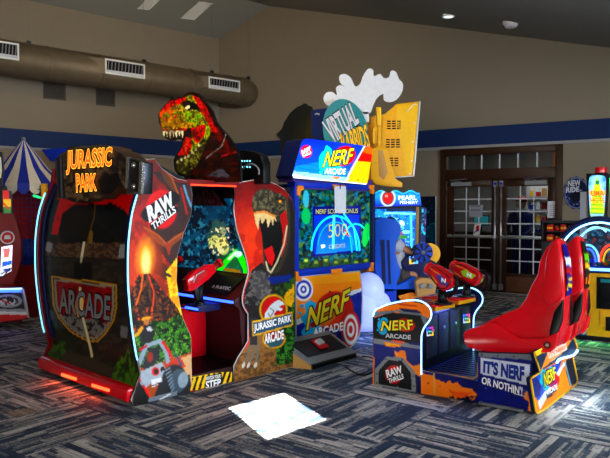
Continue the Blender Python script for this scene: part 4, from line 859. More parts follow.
# ================================================================== big-screen dart shooting cabinet
N = Frame(-.088, 6.37, .675, .737)
def rt_badge(p, cx, cy, r, a=0): p.ell(cx, cy, r, r * 1.05, (205, 28, 24))
def screen_cabinet():
    t = thing('big_screen_cabinet', N, 'tall blue and orange game cabinet with a large lit screen and glowing blue header sign', 'arcade machine')
    f = lambda x, y, k=0: N.B(x, y, -.004 - .003 * k)
    low = [(295.5, 277), (359.5, 271), (361.5, 285), (362.3, 299), (361.6, 322), (359, 335), (354, 344), (346, 350.5), (301, 362.3), (297, 361), (295.8, 357)]
    def p_low(p):
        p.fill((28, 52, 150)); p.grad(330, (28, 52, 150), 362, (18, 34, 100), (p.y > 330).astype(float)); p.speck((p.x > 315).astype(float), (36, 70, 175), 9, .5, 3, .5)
        p.poly([(290, 275), (364, 266), (361, 289), (330, 302), (312, 320), (294, 326)], (244, 150, 30)); p.poly([(290, 275), (362, 268), (362, 281), (300, 285)], (250, 175, 50), .7)
        p.poly([(294, 321), (312, 312), (312, 318), (294, 328)], (232, 236, 240)); p.poly([(340, 294), (362, 288), (362, 291), (340, 300)], (222, 228, 240)); p.poly([(310, 320), (304, 328), (294, 334), (294, 326)], (22, 60, 170))
        for r, c in ((9.6, (236, 238, 242)), (8, (28, 60, 170)), (5.6, (236, 238, 242)), (3.2, (28, 60, 170)), (1.5, (236, 238, 242))): p.ell(303.5, 289.5, r, r * 1.2, c)
        sp = [(304, 304), (310, 300), (318, 304), (322, 314), (322, 330), (314, 342), (306, 341), (301, 332), (306, 326), (300, 318), (306, 312)]; p.poly(sp, (36, 178, 222)); p.ell(302, 306, 2, 2, (36, 178, 222)); p.ell(300, 313, 1.6, 1.6, (36, 178, 222)); p.ell(303, 342, 1.6, 2, (36, 178, 222)); p.ell(330, 292, 1.2, 1.2, (60, 30, 90))
        p.ell(334, 310, 20, 18, (206, 32, 22), -38); p.ell(330, 313, 16, 12, (238, 90, 26), -38); p.ell(326, 316, 13, 8, (250, 140, 40), -38)
        for r, c in ((9.4, (200, 24, 40)), (7.4, (238, 238, 242)), (5.6, (200, 24, 40)), (3.7, (238, 238, 242)), (2, (200, 24, 40))): p.ell(350.7, 329.5, r, r * 2.05, c)
        p.poly([(315, 337.5), (338, 334.5), (330, 339), (322, 340.5)], (245, 160, 40)); p.line([(320, 346), (338, 343.5)], .6, (150, 170, 220)); p.ell(313, 325, 3, 3, (170, 30, 40)); p.mod(.06, 3, 3)
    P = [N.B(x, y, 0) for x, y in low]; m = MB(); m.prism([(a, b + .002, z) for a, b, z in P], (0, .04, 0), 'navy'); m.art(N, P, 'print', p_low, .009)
    lp = m.build('lower_panel', t); e = MB(); e.tube([(a, b - .002, z) for a, b, z in P], .008, 'light_grey', 6, True); e.build('edge_moulding', lp)
    m = MB(); q = [(310, 308), (350, 289), (346.8, 309), (306.5, 329.6)]; nerf_text(m, q, f); m.build('logo_lettering', lp); m = MB(); m.text('ARCADE', [(313.4, 329.2), (343, 322), (343, 330), (313.6, 336.6)], lambda x, y: f(x, y, 3), 'text_white', .03); m.build('lettering', lp)
    m = MB(); m.box(.05, .98, .04, .5, .0, .86, 'black'); m.box(.05, 1.28, .06, .42, .84, 1.75, 'navy'); m.build('cabinet_body', t, .01)
    # screen
    fr = [(296, 181), (376, 185.5), (374.6, 268.8), (294.6, 276.3)]
    P = [N.B(x, y, -.03) for x, y in fr]; x0, x1 = (P[0][0] + P[3][0]) / 2, (P[1][0] + P[2][0]) / 2; z1 = (P[0][2] + P[1][2]) / 2; z0 = (P[2][2] + P[3][2]) / 2; w = .055
    m = MB(); m.box(x0, x1, -.03, .07, z1 - w, z1, 'royal').box(x0, x1, -.03, .07, z0, z0 + w * 1.2, 'royal').box(x0, x0 + w, -.03, .07, z0, z1, 'royal').box(x1 - w * .7, x1, -.03, .07, z0, z1, 'navy').box(x0 + w, x1 - w, .0, .02, z1 - w - .015, z1 - w, 'purple'); fo = m.build('screen_frame', t, .006)
    def p_scr(p):
        p.fill((14, 44, 52)); p.speck(np.ones(len(p.x)), (30, 84, 66), 5, .5, 3, .8); p.speck(np.ones(len(p.x)), (84, 118, 50), 3.2, .66, 5, .8); p.speck(np.ones(len(p.x)), (10, 24, 44), 6, .55, 9, .8); p.speck(np.ones(len(p.x)), (36, 104, 130), 3.6, .7, 19, .8)
        for k in range(7): p.ell(306 + k * 10, 262 + (k % 2) * 2, 3.4, 4.4, (44, 96, 50)); p.ell(306 + k * 10, 260.5 + (k % 2) * 2, 2, 1.4, (160, 180, 90))
        p.poly([(300, 262), (371, 257), (371, 270), (300, 273)], (36, 44, 30), .55)
        p.poly([(312.5, 206), (361, 206), (361, 252), (312.5, 257)], (14, 34, 110)); p.poly([(314, 215), (359.5, 214.5), (359.5, 250), (314, 254.5)], (16, 66, 168)); p.grad(214, (14, 52, 150), 254, (30, 130, 200), p.mpoly([(320, 222), (355, 221), (358, 250), (316, 254)]))
        p.line([(p_[0], p_[1]) for p_ in arc(335.5, 250, 24, 34, 180, 360, 30)], 1.6, (90, 220, 255)); p.line(arc(335.5, 250, 18, 28, 190, 350, 24), .9, (60, 170, 240)); p.line(arc(356, 246, 14, 22, 200, 340, 16), 1.2, (90, 230, 230)); p.line([(334, 216), (333, 248)], 2.2, (120, 230, 255)); p.line([(344, 214), (354, 228), (357, 250)], 1.4, (110, 220, 250)); p.line([(340, 216), (350, 236), (352, 252)], 1, (80, 200, 250))
        p.poly([(321, 245), (325, 244.5), (325, 247.5), (322, 248)], (230, 240, 250)); p.ell(347, 233, 1, 4, (220, 60, 60), -30); p.ell(366, 235, 3.4, 12, (40, 170, 80), 8); p.ell(306, 216, 4.5, 8, (40, 150, 90)); p.ell(306, 199, 3, 9, (90, 170, 190), 0, .7)
    P = [(x0 + w, .02, z0 + w), (x1 - w * .7, .02, z0 + w), (x1 - w * .7, .02, z1 - w - .01), (x0 + w, .02, z1 - w - .01)]
    m = MB(); m.prism([(a, b + .002, z) for a, b, z in P], (0, .03, 0), 'black'); m.art(N, P, 'screen', p_scr, .009); so_ = m.build('screen', t)
    m = MB(); s = lambda x, y: N.B(x, y, .012); m.text('NERF SCORE BONUS', [(316, 209.3), (358, 208.6), (358, 213), (316, 214)], s, 'screen_yellow', .0); m.build('lettering', so_); m = MB(); m.text('500', [(328, 224.5), (347.5, 223), (347.5, 235.5), (328.3, 238)], s, 'screen_yellow', -.012); m.build('lettering', so_); m = MB(); m.text('CREDITS', [(329, 244.8), (345, 243.6), (345, 247.4), (329, 248.8)], s, 'screen_yellow', .0); m.build('lettering', so_)
    m = MB()
    for k, (x, y) in enumerate(((299.5, 190), (372, 189), (297.5, 277), (371.5, 267.5))):
        c = N.B(x, y, -.035); dx = .05 if k % 2 == 0 else -.05; dz = -.055 if k < 2 else .055
        g = MB(); g.prism([(c[0] - dx * .7, -.045, c[2] - dz * .8), (c[0] + dx * 1.1, -.045, c[2] - dz * .8), (c[0] + dx * 1.1, -.045, c[2] - dz * .1), (c[0] + dx * .3, -.045, c[2] + dz * .2), (c[0] + dx * .1, -.045, c[2] + dz), (c[0] - dx * .7, -.045, c[2] + dz)], (0, .04, 0), 'orange'); g.build('corner_bracket', fo, .006)
    for q in ([(331.5, 269.5), (343, 268.4), (342, 274), (332.5, 275)], [(333, 184.5), (345, 185), (344.5, 189), (333.5, 189)]):
        g = MB(); g.prism([N.B(x, y, -.04) for x, y in q], (0, .02, 0), 'orange'); g.build('edge_clip', fo, .004)
    # header sign
    mq = [(307, 138.6), (369, 146.2), (372.2, 148.5), (372.4, 152), (367.5, 183), (366, 184.6), (294, 178), (292.2, 175.5), (301.5, 142), (303.5, 139.5)]
    def p_mq(p):
        p.grad(138, (16, 70, 190), 172, (10, 110, 220)); p.poly([(296, 166), (330, 160), (352, 172), (346, 186), (290, 180)], (40, 160, 235), .6)
        for k in range(5): p.line([(298, 148 + k * 5), (352, 156 + k * 5)], .8, (30, 95, 215), .6)
        p.poly([(364, 146), (374, 147), (368, 186), (344, 183), (352, 166)], (250, 120, 20)); p.poly([(358, 158), (371, 162), (368, 186), (345, 183)], (255, 190, 40)); p.poly([(361, 152), (374, 155), (371, 162), (356, 161)], (235, 70, 25)); p.line([(364.5, 146), (345, 182)], 1.3, (200, 225, 250))
        for (x, y, rx, ry) in ((325, 160, 6, 8), (322, 166, 3, 4), (328, 152, 4, 5), (331, 170, 7, 4), (321, 172, 2, 1.6), (327, 147, 1.5, 1.4), (323, 153, 1.4, 1.4), (334, 164, 8, 6)): p.ell(x, y, rx, ry, (60, 215, 235))
        p.ell(344, 156, 12, 9.5, (214, 30, 28), -30); p.ell(342, 157.5, 9.5, 6.5, (30, 120, 215), -30)
        p.poly([(293, 174), (310, 177.5), (350, 182), (366, 183.5), (366, 186), (292, 180)], (240, 248, 255)); p.poly([(294, 171), (350, 178), (344, 184), (292, 178)], (200, 230, 255), .6)
        p.poly([(301, 150.5), (310, 145), (311.5, 153), (302.5, 158.5)], (26, 26, 34)); p.ell(306.3, 151.5, 6, 6.4, (214, 30, 36), 0, .85); p.poly([(330, 176), (342, 177.4), (336, 179.8)], (250, 150, 40)); p.ell(304, 175, .6, .6, (20, 20, 40)); p.ell(358, 180, .6, .6, (60, 20, 20))
    P = [N.B(x, y, -.10) for x, y in mq]
    m = MB(); m.prism([(a, b + .002, z) for a, b, z in P], (0, .22, 0), 'navy'); m.art(N, P, 'backlit', p_mq, .008); mo = m.build('header_sign', t)
    g = lambda x, y, k=0: N.B(x, y, -.104 - .003 * k)
    m = MB(); nerf_text(m, [(327.5, 152), (354, 148.5), (350.5, 163), (322.8, 167)], g, True); m.build('logo_lettering', mo); m = MB()
    m.text('ARCADE', [(325.5, 168.2), (346, 168.8), (345, 174.4), (324.5, 173.8)], lambda x, y: g(x, y, 3), 'lit_white', .03); m.build('lettering', mo); m = MB()
    m.text('RAW', [(301.5, 150.5), (310, 146), (310.8, 150.4), (302.2, 154.6)], lambda x, y: g(x, y, 3), 'lit_white', .04); m.text('THRILLS', [(302.3, 155.4), (310.9, 151.2), (311.2, 153.6), (302.6, 157.8)], lambda x, y: g(x, y, 3), 'lit_white', .03)
    m.build('lettering', mo)
    m = MB(); m.box(x0, x1 - .02, .0, .2, z1, z1 + .05, 'purple'); m.build('top_rail', t)
    # step plate
    m = MB(); fp = [(311, 357.5), (347, 347.5), (355.5, 362), (354, 366), (322, 372.5), (318, 371)]
    a0 = N.Z(320, 371, 0); 
    m.prism([(a0[0] - .12, .0, .22), (a0[0] + .62, .0, .22), (a0[0] + .66, -.34, .035), (a0[0] - .02, -.34, .035)], (0, .0, .02), 'grey').prism([(a0[0] - .12, .0, .22), (a0[0] - .12, 0, .0), (a0[0] - .02, -.34, 0), (a0[0] - .02, -.34, .035)], (.02, 0, 0), 'tan').prism([(a0[0] - .02, -.34, 0), (a0[0] + .66, -.34, 0), (a0[0] + .66, -.34, .05), (a0[0] - .02, -.34, .05)], (0, .02, 0), 'black')
    m.prism([(a0[0] - .03, -.06, .2), (a0[0] + .58, -.06, .2), (a0[0] + .60, -.26, .09), (a0[0] + .02, -.26, .09)], (0, -.006, .012), 'black')
    m.prism([(a0[0] + .24, -.10, .2), (a0[0] + .36, -.10, .2), (a0[0] + .37, -.22, .13), (a0[0] + .25, -.22, .13)], (0, -.012, .012), 'text_red').prism([(a0[0] + .25, -.14, .195), (a0[0] + .35, -.12, .195), (a0[0] + .36, -.17, .16), (a0[0] + .26, -.19, .16)], (0, -.014, .02), 'paper')
    so2 = m.build('foot_plate', t)
    # taped paper
    P = [N.B(x, y, -.065) for x, y in [(334.5, 186), (346, 186.5), (346, 213.2), (335, 213)]]
    m = MB(); m.prism(P, (0, .002, 0), 'paper').tube([(P[0][0] + .09, -.067, P[0][2] + .02), (P[0][0] + .09, -.067, P[0][2] - .03)], .008, 'purple', 5)
    o = m.build('paper_notice'); tag(o, 'blank pale paper notice hung over the top edge of the big lit screen', 'notice', None, N)
    area('screen_glow', N.w((.6, -.1, 1.3)), N.w((.6, -2, 1.0)), 1.0, .6, 5, (.4, .7, 1.0))
screen_cabinet()

# ================================================================== two-seat gun platform
Pf = Frame(.566, 5.53, .80, -.60)
def platform():
    t = thing('game_platform', Pf, 'blue and orange two-seat shooting platform with red racing seats and two mounted toy blasters', 'arcade machine')
    f = lambda x, y, k=0: Pf.B(x, y, -.005 - .003 * k)
    ar = smooth_path([(372.8, 317), (375, 311), (381, 307.5), (391, 304), (401, 302), (411, 300.8), (420, 301.6), (427.5, 306), (431, 312.6), (429.8, 320), (424.6, 327), (421.6, 334), (421, 344), (421, 375)], 4)
    def p_end(p):
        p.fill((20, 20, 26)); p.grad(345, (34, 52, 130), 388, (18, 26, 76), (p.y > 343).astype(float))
        p.poly([(374, 313), (382, 307), (411, 301), (427, 305), (431, 313), (428, 320), (420, 315), (392, 312), (374, 318)], (238, 138, 28)); p.poly([(374, 312), (411, 309), (428, 318), (424, 326), (421, 316), (395, 312), (373, 317)], (120, 126, 132)); p.poly([(398, 308.5), (416, 309.5), (422, 313), (405, 312)], (28, 34, 80)); p.line([(400, 304.4), (416, 306)], 1.6, (190, 60, 40))
        p.poly([(372, 338.5), (421, 345.5), (421, 349), (372, 343.2)], (138, 142, 148)); p.poly([(384, 342), (402, 344), (400, 347.5), (386, 346)], (244, 150, 30)); p.poly([(386, 343), (400, 344.8), (399, 346), (387, 345)], (255, 200, 60))
        p.poly([(394, 350), (398, 353), (401, 350), (406, 352), (406, 360), (413, 366), (421, 364), (421, 376), (412, 374), (402, 362), (396, 358)], (244, 150, 30)); p.poly([(372, 356), (374.5, 358), (374, 388), (371, 386)], (244, 150, 30))
        p.poly([(375, 386), (375, 369), (387, 356.5), (403, 357.5), (415, 372), (416, 392), (398, 392)], (140, 144, 148)); p.poly([(378.5, 384), (378.5, 371), (388, 360), (402, 361), (411.5, 374), (411.5, 390), (397, 387)], (26, 28, 32))
        for x, y in ((386, 359.5), (402, 359.5), (376.8, 374), (413.6, 376), (377, 383), (414, 386)): p.ell(x, y, .7, .9, (40, 42, 46))
        p.ell(394, 374.5, 8.6, 9, (214, 58, 36)); p.ell(394, 374.5, 7, 7.4, (190, 28, 26)); p.poly([(386, 371.5), (402, 369), (404, 380), (388.5, 382)], (24, 24, 28))
        p.ell(380, 325, 2.6, 4.5, (40, 180, 222)); p.ell(383, 331, 4, 3.6, (40, 180, 222)); p.ell(384, 321, 4, 3.4, (40, 180, 222)); p.ell(377.5, 330, 1, 1, (40, 180, 222)); p.ell(379, 319, 1, 1, (40, 180, 222)); p.ell(405, 325, 10, 6.4, (220, 40, 24), 6); p.ell(401, 326, 8.5, 4.4, (240, 110, 30), 6); p.poly([(391, 339.8), (407, 341.6), (402, 343.2), (395, 342.4)], (230, 110, 40))
    P = [Pf.B(x, y, 0) for x, y in ar + [(421, 393.5), (372.8, 386.5)]]
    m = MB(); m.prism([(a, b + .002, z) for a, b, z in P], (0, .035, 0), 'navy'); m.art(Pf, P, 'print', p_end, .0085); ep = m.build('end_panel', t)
    m = MB(); nerf_text(m, [(383, 321.3), (412, 320), (413.4, 329.3), (381, 330.6)], f); m.build('logo_lettering', ep); m = MB(); m.text('ARCADE', [(385.6, 333.4), (410.6, 335.2), (410.6, 339.4), (385.6, 337.6)], lambda x, y: f(x, y, 3), 'paper', .03); m.build('lettering', ep); m = MB()
    m.text('RAW', [(385.8, 370.5), (400.8, 365.8), (402.4, 372.4), (387.4, 377.6)], lambda x, y: f(x, y, 2), 'text_white', .04); m.text('THRILLS', [(388, 379), (402.8, 373.8), (403.8, 378.4), (389, 383.4)], lambda x, y: f(x, y, 2), 'text_white', .03); m.build('lettering', ep)
    AP = [Pf.B(x, y, 0) for x, y in ar]
    BF = 1.06
    m = MB(); m.tube([(a + .006, -.006, z + .006) for a, b, z in AP], .0065, 'led_white', 6); m.build('led_strip', t)
    m = MB(); m.prism([(a, BF, z) for a, b, z in AP] + [(AP[-1][0], BF, .05), (AP[0][0], BF, .05)], (0, .035, 0), 'navy'); m.build('end_panel', t)
    m = MB(); m.tube([(a + .012, BF - .004, z + .006) for a, b, z in AP], .0065, 'led_white', 6); m.build('led_strip', t)
    # console between the end panels
    A1 = AP[-1][0] - .01
    m = MB(); m.box(.04, A1, .04, BF, .06, .62, 'black'); m.box(.04, A1 - .06, .04, BF, .62, .67, 'orange'); cb = m.build('console', t, .01)
    for b0 in (.12, .34, .58, .82):
        m = MB(); m.box(A1, A1 + .006, b0, b0 + .19, .26, .6, 'dark_grey'); dr = m.build('access_door', cb, .003)
        m = MB(); m.cyl((A1 + .004, b0 + .1, .48), (A1 + .016, b0 + .1, .48), .012, 'steel', 10); m.build('lock', dr)
    for b0 in (.16, .62):
        m = MB(); m.pz([(A1 - .30, b0), (A1 + .06, b0 + .03), (A1 + .09, b0 + .3), (A1 - .30, b0 + .36)], .665, .70, 'red_plastic'); sh = m.build('shelf_top', cb, .01)
        m = MB(); m.prism([(A1 + .05, b0 - .0, .655), (A1 + .085, b0 + .3, .655), (A1 + .085, b0 + .3, .685), (A1 + .05, b0 - .0, .685)], (.012, 0, 0), 'yellow').prism([(A1 - .3, b0 - .006, .655), (A1 + .06, b0 + .02, .655), (A1 + .06, b0 + .02, .685), (A1 - .3, b0 - .006, .685)], (0, -.012, 0), 'orange'); m.build('edge_band', sh)
    for (x, y) in ((430, 331.5), (466.5, 318.5)):
        b = .045 if x < 440 else .80
        q = [Pf.A(x + dx, y + dy, A1 + .012) for dx, dy in ((-3.6, -4), (3.2, -4.8), (3.6, 4), (-3.2, 4.8))]
        def p_k(p, x=x, y=y): p.fill((180, 190, 230)); p.poly([(x - 5, y - 6), (x, y - 6), (x, y), (x - 5, y)], (60, 120, 255)); p.poly([(x, y - 6), (x + 5, y - 6), (x + 5, y), (x, y)], (240, 90, 160)); p.poly([(x, y), (x + 5, y), (x + 5, y + 6), (x, y + 6)], (240, 200, 60)); p.poly([(x - 2.3, y - 2.6), (x + 2.3, y - 3), (x + 2.3, y + 2.6), (x - 2.3, y + 3)], (20, 30, 50)); p.line([(x - 1.2, y), (x + 1.4, y)], 1, (120, 230, 200))
        m = MB(); m.prism([(a - .002, b, z) for a, b, z in q], (-.02, 0, 0), 'black'); m.art(Pf, q, 'backlit', p_k, .006); m.build('card_reader', cb)
    # mounted blasters
    def blaster(b, body, nozzle, emblem_c, emb, post, light):
        B = lambda x, y, k=0: Pf.B(x, y, b - .055 - .004 * k)
        m = MB(); m.prism([B(x, y) for x, y in body], (0, .11, 0), 'red_plastic'); g = m.build('blaster', t, .016)
        g['label'] = 'red toy blaster with a %s emblem' % emblem_c
        m = MB(); m.prism([B(x, y, 1) for x, y in emb], (0, -.006, 0), 'purple' if emblem_c == 'purple' else 'lime'); ex = sum(q[0] for q in emb) / len(emb) + 1.5; ey = sum(q[1] for q in emb) / len(emb) + .6
        m.text('N', [(ex - 2, ey - 2.4), (ex + 2, ey - 1.4), (ex + 1.6, ey + 2.6), (ex - 2.2, ey + 1.4)], lambda x, y: B(x, y, 4), 'text_white', .05); m.build('emblem', g)
        c = [Pf.B(x, y, b) for x, y in nozzle]; m = MB(); m.cyl(c[0], c[1], .055, 'red_plastic', 16); m.cyl(c[1], tuple(Vector(c[1]) + (Vector(c[1]) - Vector(c[0])) * .2), .035, 'orange', 14); m.build('nozzle', g, .004)
        m = MB(); c = [Pf.B(x, y, b) for x, y in post]; m.tube([c[0], c[1]], [.045, .032], 'black', 12).cyl((c[0][0], c[0][1], .70), (c[0][0], c[0][1], .715), .08, 'dark_metal', 16); m.build('swivel_post', g)
        cx_ = sum(q[0] for q in body) / len(body); cy_ = sum(q[1] for q in body) / len(body)
        m = MB()
        for sc_ in (.82,):
            pp = [B(cx_ + (x - cx_) * sc_, cy_ + (y - cy_) * sc_, 0) for x, y in body]; m.tube(pp, .007, 'deep_red', 5, True)
        m.build('panel_seam', g)
        for (l0, l1) in light:
            m = MB(); m.cyl(Pf.B(*l0, b - .06), Pf.B(*l1, b - .06), .006, 'orange', 6); m.build('trim_line', g)
        return g
    g = blaster(.30, [(426.2, 271), (428, 266.5), (432.5, 264.2), (436, 266), (443, 270.5), (450.7, 276.4), (453, 281), (452, 286), (446, 291), (441.5, 291.4), (436, 286), (430, 279)], [(433, 271), (427.5, 267.2)], 'purple', [(436, 275.5), (440, 273.5), (443, 276), (444.5, 280), (449, 283.5), (446, 286), (441, 284), (438, 279.5)], [(443, 305), (441, 289)], [((430, 268), (441, 275.5)), ((432, 276), (437, 283))])
    m = MB(); hd = smooth_path([(449, 282), (453.5, 277), (457, 283), (455, 290), (449, 296), (444, 292)], 4); m.tube([Pf.B(x, y, .30) for x, y in hd], .018, 'black', 8); m.build('hand_guard', g)
    g = blaster(.86, [(450, 270), (451, 265.5), (455, 262), (460.5, 262.4), (465, 265), (472, 268.5), (479, 272.6), (481, 277), (478, 283.5), (474, 286.2), (467, 283), (460, 279.5), (453, 275)], [(457, 267.5), (452, 265)], 'green', [(461, 271), (466, 269.4), (470, 272.6), (476, 275.4), (472, 279), (466, 277), (463, 276)], [(466, 301), (467, 284)], [((455, 265), (468, 270.5)), ((454, 272), (461, 277))])
    m = MB(); hd = smooth_path([(478, 273), (484, 272), (488.5, 277), (488, 285), (483, 290), (478, 287)], 4); m.tube([Pf.B(x, y, .86) for x, y in hd], .022, 'black', 8); m.build('hand_guard', g)
    # deck
    SB0 = Pf.B(478, 365, 0)[0]; AE = 1.40; DZ = .17
    m = MB(); m.box(AP[-1][0] - .02, AE - .02, .02, BF, .03, DZ, 'navy'); m.box(0.03, AP[-1][0], .04, BF, .03, .1, 'black'); dk = m.build('deck', t, .008)
    m = MB()
    for k in range(14): b = .09 + k * .069; m.box(AP[-1][0] + .02, SB0 - .02, b, b + .035, DZ, DZ + .006, 'dark_metal')
    m.build('grip_strips', dk)
    m = MB(); m.tube([(AP[-1][0] + .01, .03, DZ + .012), (SB0 - .05, .03, DZ + .012), (SB0 - .015, .03, DZ + .04), (SB0 - .005, .03, DZ + .18)], .008, 'tan', 6); m.build('edge_trim', dk)
    def p_deck(p):
        p.fill((24, 34, 104)); p.poly([(404, 393), (414, 371), (434, 376), (434, 399)], (242, 142, 28)); p.poly([(434, 400), (434, 378), (446, 383), (449, 380), (453, 384), (457, 382), (462, 387), (472, 389), (478, 396), (470, 402), (452, 404)], (242, 142, 28)); p.line([(421, 369.6), (434, 372), (434.5, 398)], 1.2, (212, 180, 120)); p.poly([(408, 384), (414, 380), (414, 390), (408, 392)], (160, 90, 60))
        for x, y in ((417, 379), (428, 383), (440, 386), (450, 391), (462, 394)): p.ell(x, y, .9, 1, (60, 40, 40))
        p.poly([(448, 391), (472, 392.5), (466, 397.5), (456, 397.5)], (226, 110, 66)); p.speck((p.y > 396).astype(float), (14, 18, 50), 4, .5, 2)
    q = [(421, 369.8), (479, 381.6), (479, 403), (421, 393.5)]; P = [Pf.B(x, y, 0) for x, y in q]; m = MB(); m.prism([(a, .002, z) for a, b, z in P], (0, .02, 0), 'navy'); m.art(Pf, P, 'print', p_deck, .0085); m.build('deck_skirt', dk)
    # seat base
    q = [(478, 352.6), (533, 354.6), (531, 379), (537, 413), (478, 402.6)]; P = [Pf.B(x, y, -.001) for x, y in q]
    def p_side(p):
        p.fill((30, 46, 128)); p.speck(np.ones(len(p.x)), (22, 34, 100), 9, .55, 3, .5); p.poly([(481, 357.6), (530, 364.6), (529, 385.6), (480.4, 373.6)], (214, 220, 232)); p.poly([(481.5, 375.4), (515, 383.2), (515, 392.6), (481, 384)], (30, 46, 128)); p.poly([(524, 392), (530, 391.5), (532, 399), (536, 402), (537, 413), (528, 411.5), (529, 402), (524, 398)], (240, 150, 30)); p.ell(532.5, 404, .9, 1, (60, 40, 30)); p.ell(533, 410, .9, 1, (60, 40, 30))
        p.poly([(478, 352), (534, 354), (533.4, 360), (478, 356.8)], (128, 132, 140))
        for x in (482, 498, 514, 529): p.ell(x, 354.6 + (x - 478) * .05, .9, .9, (40, 40, 46))
        for x, y in ((486, 388), (500, 362), (524, 390)): p.ell(x, y, .5, .5, (130, 140, 200))
    SW = 1.06
    m = MB(); m.prism([(a, .001, z) for a, b, z in P], (0, SW - .002, 0), 'navy'); m.art(Pf, P, 'print', p_side, .008); sb = m.build('seat_base', t)
    m = MB(); m.text("IT'S NERF", [(484, 361), (524, 366.8), (523.6, 381), (483.6, 372)], f, 'text_blue', .055); m.build('lettering', sb); m = MB(); m.text("OR NOTHIN'!", [(482.2, 376.6), (522.5, 387.4), (522, 395.4), (481.6, 383.4)], f, 'text_white', .03); m.tube([Pf.B(x, y, -.004) for x, y in [(514, 393.5), (526, 396.8), (526.6, 391)]], .004, 'paper', 4); m.build('lettering', sb)
    m = MB(); m.box(SB0 + .02, SB0 + .36, -.035, -.005, .01, .03, 'steel'); m.build('side_rail', sb)
    # end face of the seat base
    AX = 1.41; fe = lambda x, y, k=0: (lambda q: q)(Pf.A(x, y, AX + .004 + .003 * k))
    q = [(534, 352.8), (571, 333.5), (572.6, 334.5), (577, 346.8), (574, 354), (572.6, 357), (577, 379.5), (576.4, 383.6), (542, 411), (537, 413.2), (535.4, 411), (530.6, 380), (531, 378), (540, 372.4)]
    P = [Pf.A(x, y, AX) for x, y in q]
    def p_back(p):
        p.fill((246, 150, 30)); p.poly([(534, 353), (571, 333), (577, 347), (574, 356), (560, 359), (541, 371)], (36, 52, 80)); p.poly([(541, 370), (548, 352), (560, 343), (572, 339), (566, 350), (556, 358)], (250, 160, 34)); p.poly([(534, 352), (571, 333), (573, 337), (536, 357)], (250, 196, 40)); p.poly([(547, 352.5), (566, 343), (567, 349.6), (549, 358.6)], (232, 226, 214))
        p.poly([(530, 379), (541, 372), (562, 360), (556, 376), (546, 400), (537, 400)], (30, 90, 190)); p.poly([(530, 380), (536, 376), (541, 384), (540, 396), (534, 398)], (30, 46, 120)); p.poly([(538, 402), (552, 380), (564, 362), (567, 360), (560, 378), (540, 410)], (220, 226, 232)); p.poly([(540, 410), (552, 388), (564, 366), (568, 364), (572, 378), (572, 384), (542, 410)], (248, 150, 30)); p.poly([(566, 360), (573, 357), (577, 379), (576, 384), (570, 386), (566, 372)], (30, 38, 56)); p.line([(565, 362), (569, 378), (571, 386)], 1.2, (140, 170, 190))
        for (x, y, r) in ((544, 374, 4), (543, 381, 3.4), (546, 387, 3), (551, 370, 3)): p.ell(x, y, r, r * 1.2, (40, 190, 220))
        p.ell(553, 380, 6.5, 7.5, (214, 44, 36)); p.ell(552, 382, 5, 5.5, (160, 30, 110)); p.poly([(546, 394), (556, 387), (557, 391), (547, 399)], (20, 20, 30)); p.poly([(549, 398), (557, 392), (552, 396.5)], (190, 60, 30))
    m = MB(); m.prism([(a - .002, b, z) for a, b, z in P], (-.03, 0, 0), 'navy'); m.art(Pf, P, 'print', p_back, .008); bp = m.build('rear_panel', t); e = MB(); e.tube([(a + .002, b, z) for a, b, z in P], .008, 'yellow', 6, True); e.build('edge_moulding', bp)
    m = MB(); qn = [(543.5, 373.2), (555, 367), (556, 378.6), (544.8, 386.6)]; nerf_text(m, qn, fe); m.build('logo_lettering', bp); m = MB(); m.text('ARCADE', [(546.4, 390.2), (557, 383.6), (557.4, 388.8), (547, 395.4)], lambda x, y: fe(x, y, 3), 'text_white', .03); m.build('lettering', bp); m = MB(); m.text("IT'S NERF", [(548.6, 353.4), (565.4, 345), (566, 349), (549.8, 357.4)], lambda x, y: fe(x, y, 3), 'text_orange', .02); m.build('lettering', bp)
    m = MB(); m.tube([fe(x, y, 5) for x, y in smooth_path([(577.6, 350.4), (574, 354.6), (569, 356.6), (560, 359), (557, 362.5)], 4)], .010, 'led_white', 6); m.build('led_strip', t)
    # seats
    def seat(b0, b1, dec):
        pr = lambda pts: Pf.az(pts, 0.10)
        def sq(mb):
            bc = (b0 + b1) / 2; out = []
            for a, b, z in mb.v:
                k = min(1, max(0, (z - .52) / .34)); k = k * k * (3 - 2 * k); w = 1 - .42 * k
                if z > 1.1: w -= .18 * (z - 1.1) / .2
                out.append((a, bc - .03 + (b - bc + .03) * w, z))
            mb.v = out; return mb
        m = MB()
        L = [(466, 331.5), (472, 328.5), (480, 325), (492, 319), (504, 313.5), (516, 309), (522, 300), (527, 288), (534, 275), (536, 262), (542, 249), (549, 241.5), (553, 238.5), (556.5, 243), (560, 262), (561.6, 284), (561.5, 300), (560, 318), (558, 334), (553, 350), (540, 351.5), (514, 352.5), (500, 353), (484, 350), (470, 347), (466.5, 340)]
        prof = pr(L); inn = .07
        m.pb(prof, b0 + inn, b1 - inn, 'red_plastic'); s = sq(m).build('seat', t, .02)
        cushion = pr([(465, 333), (469, 329), (480, 326), (494, 322), (506, 330), (520, 338), (545, 338), (560, 331), (557, 346), (552, 351.5), (514, 353), (500, 352.5), (484, 350), (470, 347), (466, 341)])
        wing = pr([(543, 262), (545, 252), (549, 243), (553, 238.2), (556.5, 243), (561, 262), (562.3, 284), (561.5, 296), (556, 302), (546, 306), (541, 301), (540.5, 290), (542.5, 276)])
        for bb in (b0, b1 - inn - .01):
            m = MB(); m.pb(cushion, bb, bb + inn + .01, 'red_plastic'); m.build('thigh_bolster', s, .028)
            m = MB(); m.pb(wing, bb, bb + inn + .01, 'red_plastic'); sq(m).build('shoulder_wing', s, .028)
            m = MB(); m.pb(pr([(553, 312), (561.5, 300), (561, 322), (553, 346), (549, 346), (550, 330)]), bb + .012, bb + inn, 'black'); sq(m).build('side_bracket', s, .006)
